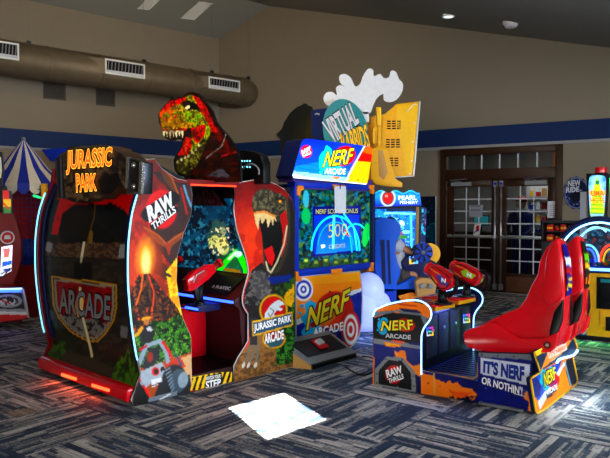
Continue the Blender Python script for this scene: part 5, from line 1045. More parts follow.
        # back shell decal
        A = Pf.B(556, 262, .1)
        pts = pr([(556.2, 245), (560.4, 262), (562.0, 284), (561.2, 296), (558.5, 300)])
        rows = [[(a + .012, b0 + .10 + (b1 - b0 - .20) * k / 8, z) for k in range(9)] for a, z in pts]
        def p_d(p):
            y0, y1 = p.y.min(), p.y.max(); t_ = (p.y - y0) / (y1 - y0); xm = (p.x.min() + p.x.max()) / 2
            p.fill((26, 40, 130) if dec == 0 else (30, 34, 30)); c1, c2 = ((225, 230, 240), (245, 200, 30)) if dec == 0 else ((120, 200, 30), (245, 150, 30))
            p._put(((t_ > .25) & (t_ < .4)).astype(float), c1); p._put(((t_ > .62) & (t_ < .85) & (p.n(3, None, 2) > .4)).astype(float), c2); p._put(((t_ > .45) & (t_ < .55)).astype(float), (200, 40, 40) if dec == 0 else (245, 200, 30))
        rr = []
        for r0, r1 in zip(rows[:-1], rows[1:]):
            for q_ in range(8): tt = q_ / 8; rr.append([tuple(np.array(a) * (1 - tt) + np.array(b) * tt) for a, b in zip(r0, r1)])
        m = MB(); m.grid(Pf, rr, 'print', p_d); sq(m).build('back_decal', s)
        m = MB(); a, z = pr([(549, 344)])[0]; m.cyl((a, b0 - .004, z), (a, b0 + .01, z), .03, 'deep_red', 16).cyl((a, b0 - .008, z), (a, b0, z), .012, 'steel', 10); m.build('mount_bolt', s)
    seat(.06, .49, 0); seat(.60, 1.03, 1)
    area('deck_glow', Pf.w((.75, .5, .62)), Pf.w((.7, .5, 0)), .3, .8, 9, (.12, .22, 1))
    area('rear_glow', Pf.w((1.5, .6, .33)), Pf.w((1.9, .5, 0)), .5, .04, 5, (.6, .85, 1))
platform()

# ================================================================== people
def figure(name, parent_loc, joints, edges, radii, root, matname):
    me = bpy.data.meshes.new(name); me.from_pydata(joints, edges, []); me.update()
    o = bpy.data.objects.new(name, me); COL.objects.link(o)
    sk = o.modifiers.new('skin', 'SKIN'); sk.use_smooth_shade = True
    dat = me.skin_vertices[0].data
    for i, r in enumerate(radii): dat[i].radius = (r, r); dat[i].use_root = (i == root)
    sb = o.modifiers.new('sub', 'SUBSURF'); sb.levels = sb.render_levels = 2
    me.materials.append(M[matname]); o.location = parent_loc
    return o
def add_hand(J_, E_, R_, wrist, d, side):
    """palm and five unequal fingers in direction d, slightly curled"""
    d = Vector(d).normalized(); s = Vector(side).normalized(); dn = d.cross(s).normalized()
    w = Vector(J_[wrist]); b = len(J_); J_.append(tuple(w + d * .045)); E_.append((wrist, b)); R_.append(.026)
    for k, (off, L) in enumerate(((-.024, .045), (-.008, .055), (.008, .052), (.024, .04))):
        p0 = w + d * .07 + s * off; p1 = p0 + d * L * .5 + dn * .006; p2 = p1 + d * L * .3 + dn * .018
        i = len(J_); J_ += [tuple(p0), tuple(p1), tuple(p2)]; E_ += [(b, i), (i, i + 1), (i + 1, i + 2)]; R_ += [.010, .009, .007]
    p0 = w + d * .03 - s * .032; p1 = p0 + d * .03 - s * .012 + dn * .01; i = len(J_); J_ += [tuple(p0), tuple(p1)]; E_ += [(b, i), (i, i + 1)]; R_ += [.011, .008]
def head(o, c, r, face, hairm, hat=None):
    """face direction along local axis 'face' (unit vector)"""
    f = Vector(face).normalized(); s = Vector((0, 0, 1)).cross(f).normalized(); c = Vector(c)
    m = MB(); m.ball(tuple(c), (r * .92, r * .92, r * 1.2), 'skin', 20, 14); m.ball(tuple(c + f * r * .35 - Vector((0, 0, r * .55))), (r * .55, r * .55, r * .5), 'skin', 14, 8)
    m.cyl(tuple(c + f * r * .85 + Vector((0, 0, r * .1))), tuple(c + f * r * 1.15 - Vector((0, 0, r * .2))), r * .10, 'skin', 8, r * .16)
    for k in (-1, 1): m.ball(tuple(c + s * k * r * .93), (r * .16, r * .16, r * .28), 'skin', 8, 6)
    h = m.build('head', o)
    m = MB()
    for k in (-1, 1): m.ball(tuple(c + f * r * .84 + s * k * r * .34 + Vector((0, 0, r * .08))), r * .11, 'white', 8, 6).ball(tuple(c + f * r * .92 + s * k * r * .34 + Vector((0, 0, r * .08))), r * .06, 'black', 8, 6)
    m.build('eyes', h)
    m = MB(); m.tube([tuple(c + f * r * .86 - s * r * .25 - Vector((0, 0, r * .62))), tuple(c + f * r * .95 - Vector((0, 0, r * .66))), tuple(c + f * r * .86 + s * r * .25 - Vector((0, 0, r * .62)))], r * .05, 'deep_red', 6); m.build('mouth', h)
    m = MB(); m.ball(tuple(c - f * r * .12 + Vector((0, 0, r * .18))), (r * 1.02, r * 1.02, r * 1.14), hairm, 18, 12, z0=-.1); m.build('hair', h)
    if hat:
        m = MB(); m.ball(tuple(c + Vector((0, 0, r * .45))), (r * 1.1, r * 1.1, r * .95), hat, 18, 10, z0=0).prism([tuple(c + f * r * 1.0 + s * k * r * q + Vector((0, 0, r * .5)) + f * r * e) for k, q, e in ((-1, .8, 0), (-1, .6, .6), (1, .6, .6), (1, .8, 0))], (0, 0, .015), hat); m.build('cap', h)

mat('royal_matte', (14, 36, 100), .7, spec=.2)
# ================================================================== motion ride behind the big screen
K = Frame(.9, 8.0, 1, 0)
def kq(b, z=None): return (lambda x, y, k=0: K.B(x, y, b - .003 * k))
def ride():
    t = thing('motion_ride', K, 'yellow and blue motion ride with glowing white rounded base, rising behind the big screen cabinet', 'arcade ride')
    # base platform and mast
    m = MB(); m.pz([(-.5, .1), (.7, .0), (.95, .35), (.9, .64), (-.5, .64)], .0, .28, 'blue'); m.build('base', t, .03)
    m = MB(); m.box(-.42, -.28, .28, .42, .28, 2.1, 'dark_metal'); m.build('mast', t)
    # yellow back panel with vents
    q = [(351, 120), (385, 114), (396.5, 104), (419.8, 101.2), (419, 120), (413.5, 176), (385, 178), (352, 182)]
    f = kq(.28)
    m = MB(); P = [f(*p) for p in q]; m.prism(P, (0, .1, 0), 'mustard'); m.prism([f(x, y, 2) for x, y in [(397.5, 106), (418.5, 103.5), (412, 174.5), (405, 174.5), (400, 140), (396, 118)]], (0, .004, 0), 'yellow'); pn = m.build('back_panel', t, .01)
    m = MB(); m.tube([f(x, y, 3) for x, y in [(419.8, 101.5), (413.6, 176), (386, 178)]], .012, 'white', 6); m.build('edge_trim', pn)
    for (x, y) in ((394, 124), (393, 142.5), (391.5, 161)):
        for cx in range(3):
            m = MB()
            for r in range(4): xx = x - 7 + cx * 5; yy = y - 3.4 + r * 2.4; m.prism([f(xx, yy, 2), f(xx + 3.8, yy, 2), f(xx + 3.8, yy + 1.3, 2), f(xx, yy + 1.3, 2)], (0, .003, 0), 'slot')
            m.build('vent_slots', pn)
    m = MB(); q = f(411, 106)
    for x, y in ((417, 103.5), (416, 122), (414, 141), (413, 160), (411, 173)): m.ball(f(x - 1.5, y + 1, 1), .012, 'white', 8, 5)
    m.tube([f(407, 112, 2), f(414, 104, 2)], .006, 'white', 4); o = m.build('rivets', pn)
    g = kq(.12)
    m = MB(); m.prism([g(376.4, 107), g(381.4, 107), g(381, 126), g(377, 126)], (0, .1, 0), 'yellow').prism([g(378, 126), g(380.6, 126), g(381.5, 150), g(377.5, 150)], (0, .08, 0), 'mustard').prism([g(372.5, 128), g(375.5, 128), g(375, 144), g(372.4, 144)], (0, .08, 0), 'mustard'); m.build('actuator', t, .006)
    g = kq(-.02)
    m = MB(); m.prism([g(x, y) for x, y in [(371, 150), (378, 146), (384, 145), (388, 152), (392, 168), (396, 179), (402.5, 183), (402, 187), (386, 186), (375, 184), (371, 178)]], (0, .12, 0), 'mustard'); m.prism([g(x, y, 1) for x, y in [(378, 150), (383, 150), (388, 172), (384, 180), (379, 176)]], (0, .004, 0), 'tan'); m.build('support_arm', t, .01)
    # blue wing and teal oval sign
    g = kq(.22)
    m = MB(); m.prism([g(x, y) for x, y in [(311.5, 110), (334, 107), (352, 112), (352, 184), (312, 184)]], (0, .08, 0), 'royal_matte'); m.build('side_wing', t)
    m = MB(); m.tube([g(315, 114.5, 2), g(317, 113.6, 2), g(319.5, 114.6, 2)], .01, 'paper', 5); m.build('handle_mark', t)
    g = kq(.02); ov = arc(345.5, 131, 22.5, 32, 0, 360, 40)[:-1]
    m = MB(); m.prism([g(x + (131 - y) * -.10, y) for x, y in ov], (0, .05, 0), 'teal'); sg = m.build('oval_sign', t)
    m = MB(); q = [(322.5, 123), (352, 102), (359, 122), (333.5, 143.5)]
    m.text('VIRTUAL', q, lambda x, y: g(x, y, 2), 'text_black', .07); m.text('VIRTUAL', q, lambda x, y: g(x, y, 4), 'paper', .035)
    m.build('lettering', sg)
    m = MB(); q = [(340, 134), (366, 125), (370.5, 147), (344, 156)]; m.text('RABBIDS', q, lambda x, y: g(x, y, 2), 'text_black', .07); m.text('RABBIDS', q, lambda x, y: g(x, y, 4), 'yellow', .03); m.build('subtitle_lettering', sg)
    # plain white cloud-like cut-out above
    g = kq(.15)
    pts = [(361, 114), (354, 109), (349, 103), (343, 102), (335, 106), (327, 105), (323.5, 99), (326, 93), (332, 92), (337, 95), (336, 88), (341, 85), (346, 89), (340, 82), (339.5, 76), (345, 74), (351, 78), (355, 86), (360, 84), (363, 76), (368, 69), (373, 70), (374, 76), (380, 74), (384, 78), (389, 77), (391, 71), (396, 72), (399, 79), (403, 84), (402, 92), (397, 99), (390, 102), (384, 100), (383, 94), (377, 98), (373, 106), (370, 113)]
    m = MB(); m.prism([g(x, y) for x, y in smooth_path(pts + [pts[0]], 4)[:-1]], (0, .03, 0), 'white_plastic'); m.build('cloud_topper', t)
    m = MB(); m.prism([g(363, 112), g(369, 112), g(369, 122), g(363, 122)], (0, .03, 0), 'white_plastic'); m.build('topper_stem', t)
    # glowing rounded white base bodies
    m = MB(); g = kq(-.12)
    for x, y, r in ((369, 291, .20), (381, 304, .125), (366, 316, .24), (377, 326, .22), (362, 332, .26), (379, 343, .12)):
        c = g(x, y); m.ball((c[0], c[1] + .1, max(c[2], r)), (r, r * .8, r * 1.1), 'pod', 24, 14)
    m.build('rounded_base', t)
    # seat
    sh = [(374.6, 222), (377, 219), (383, 217.6), (394, 219.4), (399, 223.5), (401, 229), (400, 235), (396.5, 241), (395.4, 252), (397.8, 263), (400.6, 270), (399, 277), (396.6, 284), (395.5, 290), (379, 290), (375.5, 272), (374, 250)]
    g = kq(.10)
    m = MB(); m.prism([g(x, y) for x, y in smooth_path(sh + [sh[0]], 3)[:-1]], (0, .42, 0), 'seat_blue'); se = m.build('seat_back', t, .035)
    for (x0, x1) in ((381, 384.5), (387.5, 389.5)):
        m = MB(); m.prism([g(x, y, 4) for x, y in [(x0, 240), (x1, 240), (x1 + 1.5, 284), (x0 + 1, 284)]], (0, .01, 0), 'navy'); m.build('groove', se)
    m = MB(); m.prism([g(x, y) for x, y in [(394, 286), (404, 282), (414, 276), (419, 280), (427, 292), (428, 300), (394, 302)]], (0, .42, 0), 'seat_blue'); m.build('seat_cushion', t, .03)
    m = MB(); m.prism([g(x, y) for x, y in [(372, 289), (427, 289), (440, 300), (442, 330), (370, 330)]], (0, .5, 0), 'blue'); m.prism([g(x, y, 4) for x, y in [(398, 296), (412, 292), (424, 299), (402, 302)]], (0, .01, 0), 'orange'); m.build('seat_base', t, .02)
    # dash: screen, disc, tan box
    m = MB(); g2 = kq(.2); m.prism([g2(x, y) for x, y in [(401, 262), (408, 254), (420, 256), (436, 262), (438, 300), (420, 300), (414, 274), (403, 270)]], (0, .25, 0), 'navy'); da = m.build('dashboard', t, .02)
    m = MB(); m.prism([g2(x, y, 3) for x, y in [(408.6, 256), (418.6, 255.4), (418.6, 264), (409, 264.6)]], (0, .02, 0), 'backlit')
    q = [g2(x, y, 5) for x, y in [(409, 256.4), (418.2, 255.8), (418.2, 263.6), (409.3, 264.2)]]
    def p_s(p): p.fill((120, 180, 255)); p.poly([(408, 260), (414, 260), (414, 266), (408, 266)], (240, 190, 60)); p.poly([(414, 255), (420, 255), (420, 260), (414, 260)], (240, 80, 120)); p.poly([(411, 258), (416.5, 258), (416.5, 262.4), (411, 262.6)], (20, 60, 50))
    m = MB(); m.prism([(a, b + .004, z) for a, b, z in q], (0, .02, 0), 'black'); m.art(K, q, 'backlit', p_s, .01); m.build('card_screen', da)
    c = kq(.16)(423, 252.5); cy = kq(.22)(430, 254)
    m = MB(); m.cyl(cy, (cy[0], cy[1] + .05, cy[2]), .135, 'mustard', 28); m.build('yellow_disc', t, .006)
    m = MB(); m.cyl(c, (c[0], c[1] + .03, c[2]), .125, 'blue', 28)
    dd = m.build('fan_disc', t, .006)
    for k in range(8):
        an = k * math.pi / 4 + .2; m = MB(); m.prism([(c[0] + .02 * math.cos(an), c[1] - .004, c[2] + .02 * math.sin(an)), (c[0] + .115 * math.cos(an - .16), c[1] - .004, c[2] + .115 * math.sin(an - .16)), (c[0] + .115 * math.cos(an + .16), c[1] - .004, c[2] + .115 * math.sin(an + .16))], (0, -.008, 0), 'black'); m.build('blade', dd)
    m = MB(); m.ball((c[0], c[1] - .01, c[2]), .025, 'grey', 12, 8); m.build('hub', dd)
    g3 = kq(-.02); m = MB(); m.prism([g3(x, y) for x, y in [(415.5, 281), (421, 277.5), (433, 279), (437, 284), (435, 296), (417, 297)]], (0, .16, 0), 'tan'); bx = m.build('control_box', t, .02)
    for x in (422.4, 430.4):
        c = g3(x, 286, 1); m = MB(); m.cyl(c, (c[0], c[1] - .03, c[2]), .034, 'grey', 16); m.build('knob', bx, .004)
    m = MB(); m.cyl(g2(412, 262), g2(414, 250), .012, 'black', 8); wc = g2(413, 252); m.tube([(wc[0] + .03 * math.sin(a / 16 * 6.283), wc[1] + .02 + .09 * math.cos(a / 16 * 6.283), wc[2] + .08 * math.sin(a / 16 * 6.283)) for a in range(16)], .012, 'black', 6, True); m.build('steering_wheel', t)
    area('pod_glow', K.w((-.3, -.75, .55)), K.w((-.35, 0, .45)), .12, .12, 2.0, (.35, .45, 1))
    area('floor_glow', K.w((-.25, -.4, .3)), K.w((-.25, -.55, 0)), .3, .2, 2.5, (.2, .35, 1))
ride()
# child on the ride
def child():
    g = kq(.34); g1 = kq(.22)
    hip, ch, nk = g(399, 277), g(396, 255), g(393.5, 239)
    Jt = [hip, g(397, 266), ch, nk]; E = [(0, 1), (1, 2), (2, 3)]; R = [.10, .095, .105, .045]
    def chain(start, pts, rs):
        i = start
        for p, r in zip(pts, rs): Jt.append(p); R.append(r); E.append((i, len(Jt) - 1)); i = len(Jt) - 1
        return i
    w1 = chain(2, [g1(396, 244), g1(404, 249), g1(410.5, 252.5)], [.048, .036, .026]); add_hand(Jt, E, R, w1, (1, .1, .1), (0, 1, .2))
    w2 = chain(2, [kq(.5)(397, 242), kq(.5)(404, 247), kq(.46)(411, 250)], [.048, .036, .026]); add_hand(Jt, E, R, w2, (1, -.1, .1), (0, 1, .2))
    for bb in (.24, .44):
        h = kq(bb); chain(0, [h(403, 275), h(415, 273), h(418, 290), h(419, 297), h(423, 298)], [.07, .055, .042, .03, .028])
    o = figure('person', (0, 0, 0), Jt, E, R, 0, 'skin'); tag(o, 'child in pale tee and patterned shorts seated in the blue ride seat, holding the wheel', 'person', None, K)
    hd = kq(.34)(391, 227); head(o, hd, .10, (1, .1, 0), 'hair')
    me = [g(398.5, 276), g(397, 266), g(396, 255), g(395, 243)]; s = figure('tee_shirt', (0, 0, 0), [tuple(p) for p in me] + [g1(397, 245), g1(404, 250.5), kq(.5)(397, 244), kq(.5)(402, 247)], [(0, 1), (1, 2), (2, 3), (3, 4), (4, 5), (3, 6), (6, 7)], [.13, .125, .13, .06, .085, .075, .085, .075], 2, 'tee'); s.parent = o
    L = [g(399, 277)]; Es = []; Rs = [.12]
    for bb in (.24, .44):
        h = kq(bb); i = len(L); L += [h(404, 275.5), h(414, 273.5)]; Rs += [.085, .072]; Es += [(0, i), (i, i + 1)]
    s = figure('shorts', (0, 0, 0), L, Es, Rs, 0, 'shorts'); s.parent = o
    for bb in (.24, .44): m = MB(); c = kq(bb)(421, 299); m.ball((c[0] + .01, c[1], c[2] - .01), (.09, .04, .035), 'white', 14, 8); m.build('shoe', o)
child()
# person in the lobby
def lobby_person():
    a = W.B(521, 214, 1.6); F = Frame(*W.w((a[0], 1.6, 0))[:2], .85, -.527)
    Jt = [(0, 0, .92), (0, 0, 1.12), (0, 0, 1.34), (0, 0, 1.48)]; E = [(0, 1), (1, 2), (2, 3)]; R = [.15, .14, .16, .055]
    for k in (-1, 1):
        i = len(Jt); Jt += [(k * .2, 0, 1.38), (k * .24, -.02, 1.12), (k * .16, -.24, 1.02)]; R += [.055, .042, .03]; E += [(2, i), (i, i + 1), (i + 1, i + 2)]; add_hand(Jt, E, R, i + 2, (-k * .3, -1, 0), (1, 0, 0))
        i = len(Jt); Jt += [(k * .1, 0, .86), (k * .11, -.01, .48), (k * .11, .02, .09), (k * .12, -.13, .05)]; R += [.09, .065, .045, .035]; E += [(0, i), (i, i + 1), (i + 1, i + 2), (i + 2, i + 3)]
    o = figure('person', (0, 0, 0), Jt, E, R, 0, 'navy'); tag(o, 'person in a red cap and dark clothes standing in the lobby behind the right door', 'person', None, F); o.modifiers['skin'].use_smooth_shade = True
    head(o, (0, 0, 1.62), .105, (-.5, -.86, 0), 'hair', 'red')
lobby_person()

# ================================================================== pearl game, dark hood
def pearl():
    F = Frame(1.1, 9.55, 1, 0.0); t = thing('coin_pusher', F, 'blue-lit coin game with a wavy header reading PEARL FISHERY and a red pearl', 'arcade machine'); f = lambda x, y, k=0: F.B(x, y, -.004 * k)
    m = MB(); m.prism([f(x, y) for x, y in [(372, 207), (421, 205), (424, 312), (372, 312)]], (0, .7, 0), 'dark_grey'); m.build('cabinet', t, .01)
    m = MB(); w = [f(x, y, 3) for x, y in [(372, 195)] + [(372 + k * 2.5, 191.4 + 1.6 * math.sin(k * 1.05 + 1)) for k in range(1, 20)] + [(421.5, 205.4), (372, 207)]]
    def p_h(p): p.grad(190, (90, 200, 250), 206, (20, 70, 190)); p.line([(372 + k * 2.5, 194 + 1.6 * math.sin(k * 1.05 + 1)) for k in range(20)], 1.2, (20, 110, 200)); p.ell(388, 198, 7.6, 8.6, (225, 235, 245)); p.ell(388, 198, 6, 7, (26, 40, 80)); p.ell(388, 198, 4.8, 5.6, (228, 40, 50)); p.ell(386.6, 196, 1.5, 1.5, (255, 160, 150))
    m.prism([(a, b + .002, z) for a, b, z in w], (0, .1, 0), 'grey'); m.art(F, w, 'backlit', p_h, .012); h = m.build('header', t)
    m = MB(); m.text('PEARL', [(398.5, 195.8), (416.5, 195.4), (416.8, 199.6), (398.5, 200)], lambda x, y: f(x, y, 5), 'lit_white', .03); m.text('FISHERY', [(400, 201), (418, 200.8), (418, 203.8), (400, 204)], lambda x, y: f(x, y, 5), 'lit_white', .02); m.build('lettering', h)
    def p_g(p):
        p.grad(208, (60, 170, 235), 270, (16, 70, 160)); p.speck(np.ones(len(p.x)), (20, 90, 190), 3, .55, 3, .9); p.speck(np.ones(len(p.x)), (150, 225, 255), 2.6, .78, 7, .9); p.line([(386, 213), (418, 214)], 1.6, (170, 235, 255)); p.line([(411, 214), (411.5, 262)], 2.2, (130, 220, 255)); p.poly([(386, 208), (419, 208), (419, 211), (386, 211)], (16, 40, 80)); p.ell(402, 223, 3, 2, (230, 245, 255), 40); p.ell(406, 232, 4, 2, (160, 230, 240)); p.ell(403, 237, 5, 2, (60, 150, 70)); p.poly([(386, 246), (411, 246), (411, 262), (386, 262)], (14, 50, 110)); p.speck(p.mpoly([(386, 232), (411, 232), (411, 262), (386, 262)]), (190, 90, 60), 2.4, .76, 9, .8)
    q = [f(x, y, 3) for x, y in [(374, 209), (416.5, 208.5), (415.5, 272), (374, 272)]]; m = MB(); m.prism([(a, b + .002, z) for a, b, z in q], (0, .02, 0), 'black'); m.art(F, q, 'backlit', p_g, .012); m.build('playfield', t)
    m = MB(); m.prism([f(x, y, 5) for x, y in [(416, 207), (419, 207), (417.5, 275), (414.6, 275)]], (0, -.02, 0), 'tan'); m.build('door_post', t)
    def p_sd(p): p.fill((26, 40, 90)); p.speck(np.ones(len(p.x)), (60, 200, 235), 2.2, .66, 3, .9); p.speck(np.ones(len(p.x)), (150, 60, 140), 2.2, .8, 13, .9)
    q = [f(x, y, 2) for x, y in [(421.6, 207), (426.5, 208), (424.5, 262), (420, 262)]]; m = MB(); m.prism([(a, b + .002, z) for a, b, z in q], (0, .3, 0), 'navy'); m.art(F, q, 'backlit', p_sd, .012); m.build('side_light_panel', t)
pearl()
def hood():
    F = Frame(-.1, 8.7, 1, 0); t = thing('hooded_machine', F, 'dark game machine whose big rounded hood rises left of the blue header sign', 'arcade machine'); f = lambda x, y, k=0: F.B(x, y, -.01 * k)
    o = [(302.5, 104.5), (304, 103.4), (307, 103.8), (308, 105.4), (312.3, 106.8), (313.5, 112), (317, 126), (320, 150), (320, 185), (291, 185), (286, 174), (281.5, 160), (280, 150), (280.6, 138.5), (276, 134.6), (281.6, 129), (284.5, 121.5), (290, 113), (296, 107.6)]
    m = MB(); m.prism([f(*q) for q in o], (0, .25, 0), 'dark_grey'); 
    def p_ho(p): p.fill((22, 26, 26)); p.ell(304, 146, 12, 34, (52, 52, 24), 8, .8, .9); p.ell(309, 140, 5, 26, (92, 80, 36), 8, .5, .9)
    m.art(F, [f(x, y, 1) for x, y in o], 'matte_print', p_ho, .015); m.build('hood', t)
    m = MB(); m.prism([f(286, 185), f(322, 185), (f(322, 200)[0], 0, 0), (f(286, 200)[0], 0, 0)], (0, .5, 0), 'dark_grey'); m.build('cabinet', t, .01)
hood()
# cable on the floor
m = MB(); m.tube([tuple(Vector(FW.Z(x, y, .008))) for x, y in smooth_path([(345, 366), (352, 371), (362, 375), (372, 372), (380, 365), (372, 358), (362, 356)], 5)], .007, 'cable', 6); o = m.build('power_cable'); tag(o, 'black cable lying on the carpet between the big screen cabinet and the seat platform', 'cable')

# ================================================================== right-hand dome game
def dome():
    Q = Frame(3.218, 7.386, .85, -.53); t = thing('dome_prize_game', Q, 'domed prize game with glowing white arcs, tall lit header and yellow front door', 'arcade machine'); f = lambda x, y, k=0: Q.B(x, y, -.004 * k)
    a0 = f(566, 300)[0]; zt = f(590, 271)[2]
    m = MB(); m.box(a0, .9, .002, .9, .05, zt, 'navy')
    def p_t(p): p.fill((26, 72, 130)); p.speck(np.ones(len(p.x)), (16, 48, 96), 1.7, .5, 3, .9); p.speck(np.ones(len(p.x)), (90, 170, 210), 1.6, .86, 7, .8)
    q = [(a0, 0, .05), (0, 0, .05), (0, 0, zt), (a0, 0, zt)]; m.art(Q, q, 'print', p_t, .01); body = m.build('cabinet', t)
    m = MB(); m.box(a0 + .03, .9, .03, .9, 0, .06, 'black'); m.build('plinth', t)
    m = MB(); m.box(.0, .75, -.02, .0, .06, zt - .02, 'mustard'); fd = m.build('front_door', t, .006)
    m = MB(); m.box(.1, .42, -.026, -.018, zt - .42, zt - .06, 'black').box(.14, .38, -.03, -.02, zt - .12, zt - .08, 'teal').prism([(.13, -.028, zt - .14), (.38, -.028, zt - .14), (.33, -.028, zt - .34), (.17, -.028, zt - .34)], (0, -.02, 0), 'black'); m.build('coin_slot_panel', fd, .004)
    m = MB(); m.box(.14, .40, -.03, -.018, .18, zt - .44, 'mustard').box(.2, .3, -.036, -.028, zt - .66, zt - .5, 'black'); m.build('cash_door', fd, .006)
    m = MB(); m.cyl((a0 + .10, -.03, .15), (a0 + .16, -.03, .15), .02, 'grey', 10).cyl((-.05, -.02, .12), (-.02, -.04, .12), .05, 'grey', 12); m.build('caster', t)
    m = MB(); m.box(a0 + .02, .9, -.04, .9, zt, zt + .05, 'royal').box(a0 + .02, .9, -.045, -.035, zt + .01, zt + .04, 'led_cyan'); m.build('rim', t)
    # arcs
    def ring(name, cx, cy, rx, ry, a_0, a_1, b, r, mt):
        m = MB(); m.tube([Q.B(x, y, b) for x, y in arc(cx, cy, rx, ry, a_0, a_1, 30)], r, mt, 6); return m.build(name, t)
    ring('arch_frame', 599, 266, 45, 47, 180, 360, .0, .035, 'navy'); ring('led_arch', 599, 266, 42.5, 43.5, 180, 360, -.03, .011, 'led_white')
    ring('led_arch', 599, 264, 29, 36, 180, 360, .25, .011, 'led_cyan'); ring('led_arch', 596, 264, 21, 37, 180, 300, .2, .010, 'led_white')
    ring('prize_arch', 588, 262, 11, 17, 180, 360, .02, .012, 'led_cyan'); ring('prize_arch', 588, 262, 7.6, 13, 180, 360, .02, .010, 'led_blue'); ring('prize_arch', 611, 262, 11, 17, 180, 360, .02, .012, 'led_red'); ring('prize_arch', 611, 262, 7.6, 13, 180, 360, .02, .010, 'lit_yellow')
    m = MB(); P = [Q.B(x, y, .5) for x, y in arc(599, 266, 42, 43, 180, 360, 24)]
    def p_b(p): p.fill((30, 44, 54)); p.speck(np.ones(len(p.x)), (60, 90, 110), 3, .55, 3, .8); p.speck(np.ones(len(p.x)), (170, 60, 50), 2.6, .8, 5, .8); p.speck(np.ones(len(p.x)), (90, 160, 200), 2.4, .78, 8, .8)
    m.prism([(a, b + .002, z) for a, b, z in P], (0, .03, 0), 'black'); m.art(Q, P, 'soft_backlit', p_b, .012); m.build('back_board', t)
    m = MB(); P = [Q.B(x, y, -.01) for x, y in arc(599, 266, 42, 43, 180, 360, 24)]; m.prism(P, (0, .004, 0), 'glass'); m.build('glass_pane', t)
    m = MB(); random.seed(3)
    for k in range(46):
        a = a0 + .12 + random.random() * .9; b = .08 + random.random() * .35; r = .018 + random.random() * .022; m.ball((a, b, zt + .05 + r), (r, r, r * random.uniform(.7, 1.5)), random.choice(['teal', 'royal', 'green', 'orange', 'white', 'red', 'blue', 'teal']), 8, 6)
    o = m.build('prize_pile', t); o['kind'] = 'stuff'
    # header
    h = lambda x, y, k=0: Q.B(x, y, .12 - .004 * k)
    fr = [(586, 173.5), (608, 173.5), (605.5, 218), (601, 226), (593, 226), (588.5, 218)]
    m = MB(); m.prism([h(*q) for q in fr], (0, .14, 0), 'black'); hd = m.build('header', t, .006)
    def p_m(p):
        p.fill((130, 190, 225)); p.speck(np.ones(len(p.x)), (80, 140, 190), 2.4, .5, 3, .8, 2); p.ell(597, 200, 7, 22, (205, 235, 240), 0, .8, .6)
        p.poly([(597, 176), (600.5, 186), (602, 196), (605, 214), (589.5, 214), (592, 196), (594, 186)], (190, 220, 40)); 
        for k in range(5): p.line([(592.5 - k * .7, 196 + k * 4.2), (602 + k * .6, 196.6 + k * 4.2)], 1, (90, 150, 30))
        p.ell(597.3, 182.5, 2, 2.4, (40, 130, 60)); p.poly([(588.5, 214), (606, 214), (602, 222), (592, 222)], (150, 190, 205)); p.line([(591, 193), (604, 193)], 5, (230, 170, 50), .8)
    q = smooth_path([(589.5, 178), (592, 175.4), (602, 175.4), (605.5, 178), (605.8, 186), (604, 214), (600, 223.5), (594.2, 223.5), (590, 214), (588.6, 186), (589.5, 178)], 2)[:-1]
    P = [h(x, y, 3) for x, y in q]; m = MB(); m.prism([(a, b + .002, z) for a, b, z in P], (0, .006, 0), 'grey'); m.art(Q, P, 'backlit', p_m, .008); mp = m.build('lit_pane', hd)
    m = MB(); m.text('UMA', [(591.5, 190.5), (603.5, 190.5), (603.8, 196), (591.2, 196)], lambda x, y: h(x, y, 5), 'text_orange', .02); m.text('HOTS', [(590.6, 197.5), (604.4, 197.5), (604.6, 203), (590.6, 203)], lambda x, y: h(x, y, 5), 'text_orange', .02); m.build('lettering', mp)
    m = MB(); m.prism([h(x, y) for x, y in [(609, 174), (624, 174), (620, 226), (611, 226)]], (0, .14, 0), 'black').prism([h(x, y, 3) for x, y in [(609.6, 178), (622, 178), (618, 220), (611.5, 220)]], (0, .005, 0), 'led_green'); m.build('side_header', hd)
    m = MB(); c = h(600, 173.6); c = (c[0], c[1] + .07, c[2]); m.cyl(c, (c[0], c[1], c[2] + .075), .062, 'red_plastic', 20).cyl((c[0], c[1], c[2] + .0), (c[0], c[1], c[2] + .012), .07, 'black', 20); m.build('beacon', t, .006)
    m = MB(); c = Q.B(583.5, 205, .35); m.box(c[0] - .035, c[0] + .035, .33, .4, zt + .35, Q.B(583.5, 192, .35)[2], 'light_grey'); m.build('header_post', t)
    area('green_floor_glow', Q.w((.0, -.06, .07)), Q.w((.0, -.25, 0)), .8, .05, 1.6, (.1, 1, .2))
dome()
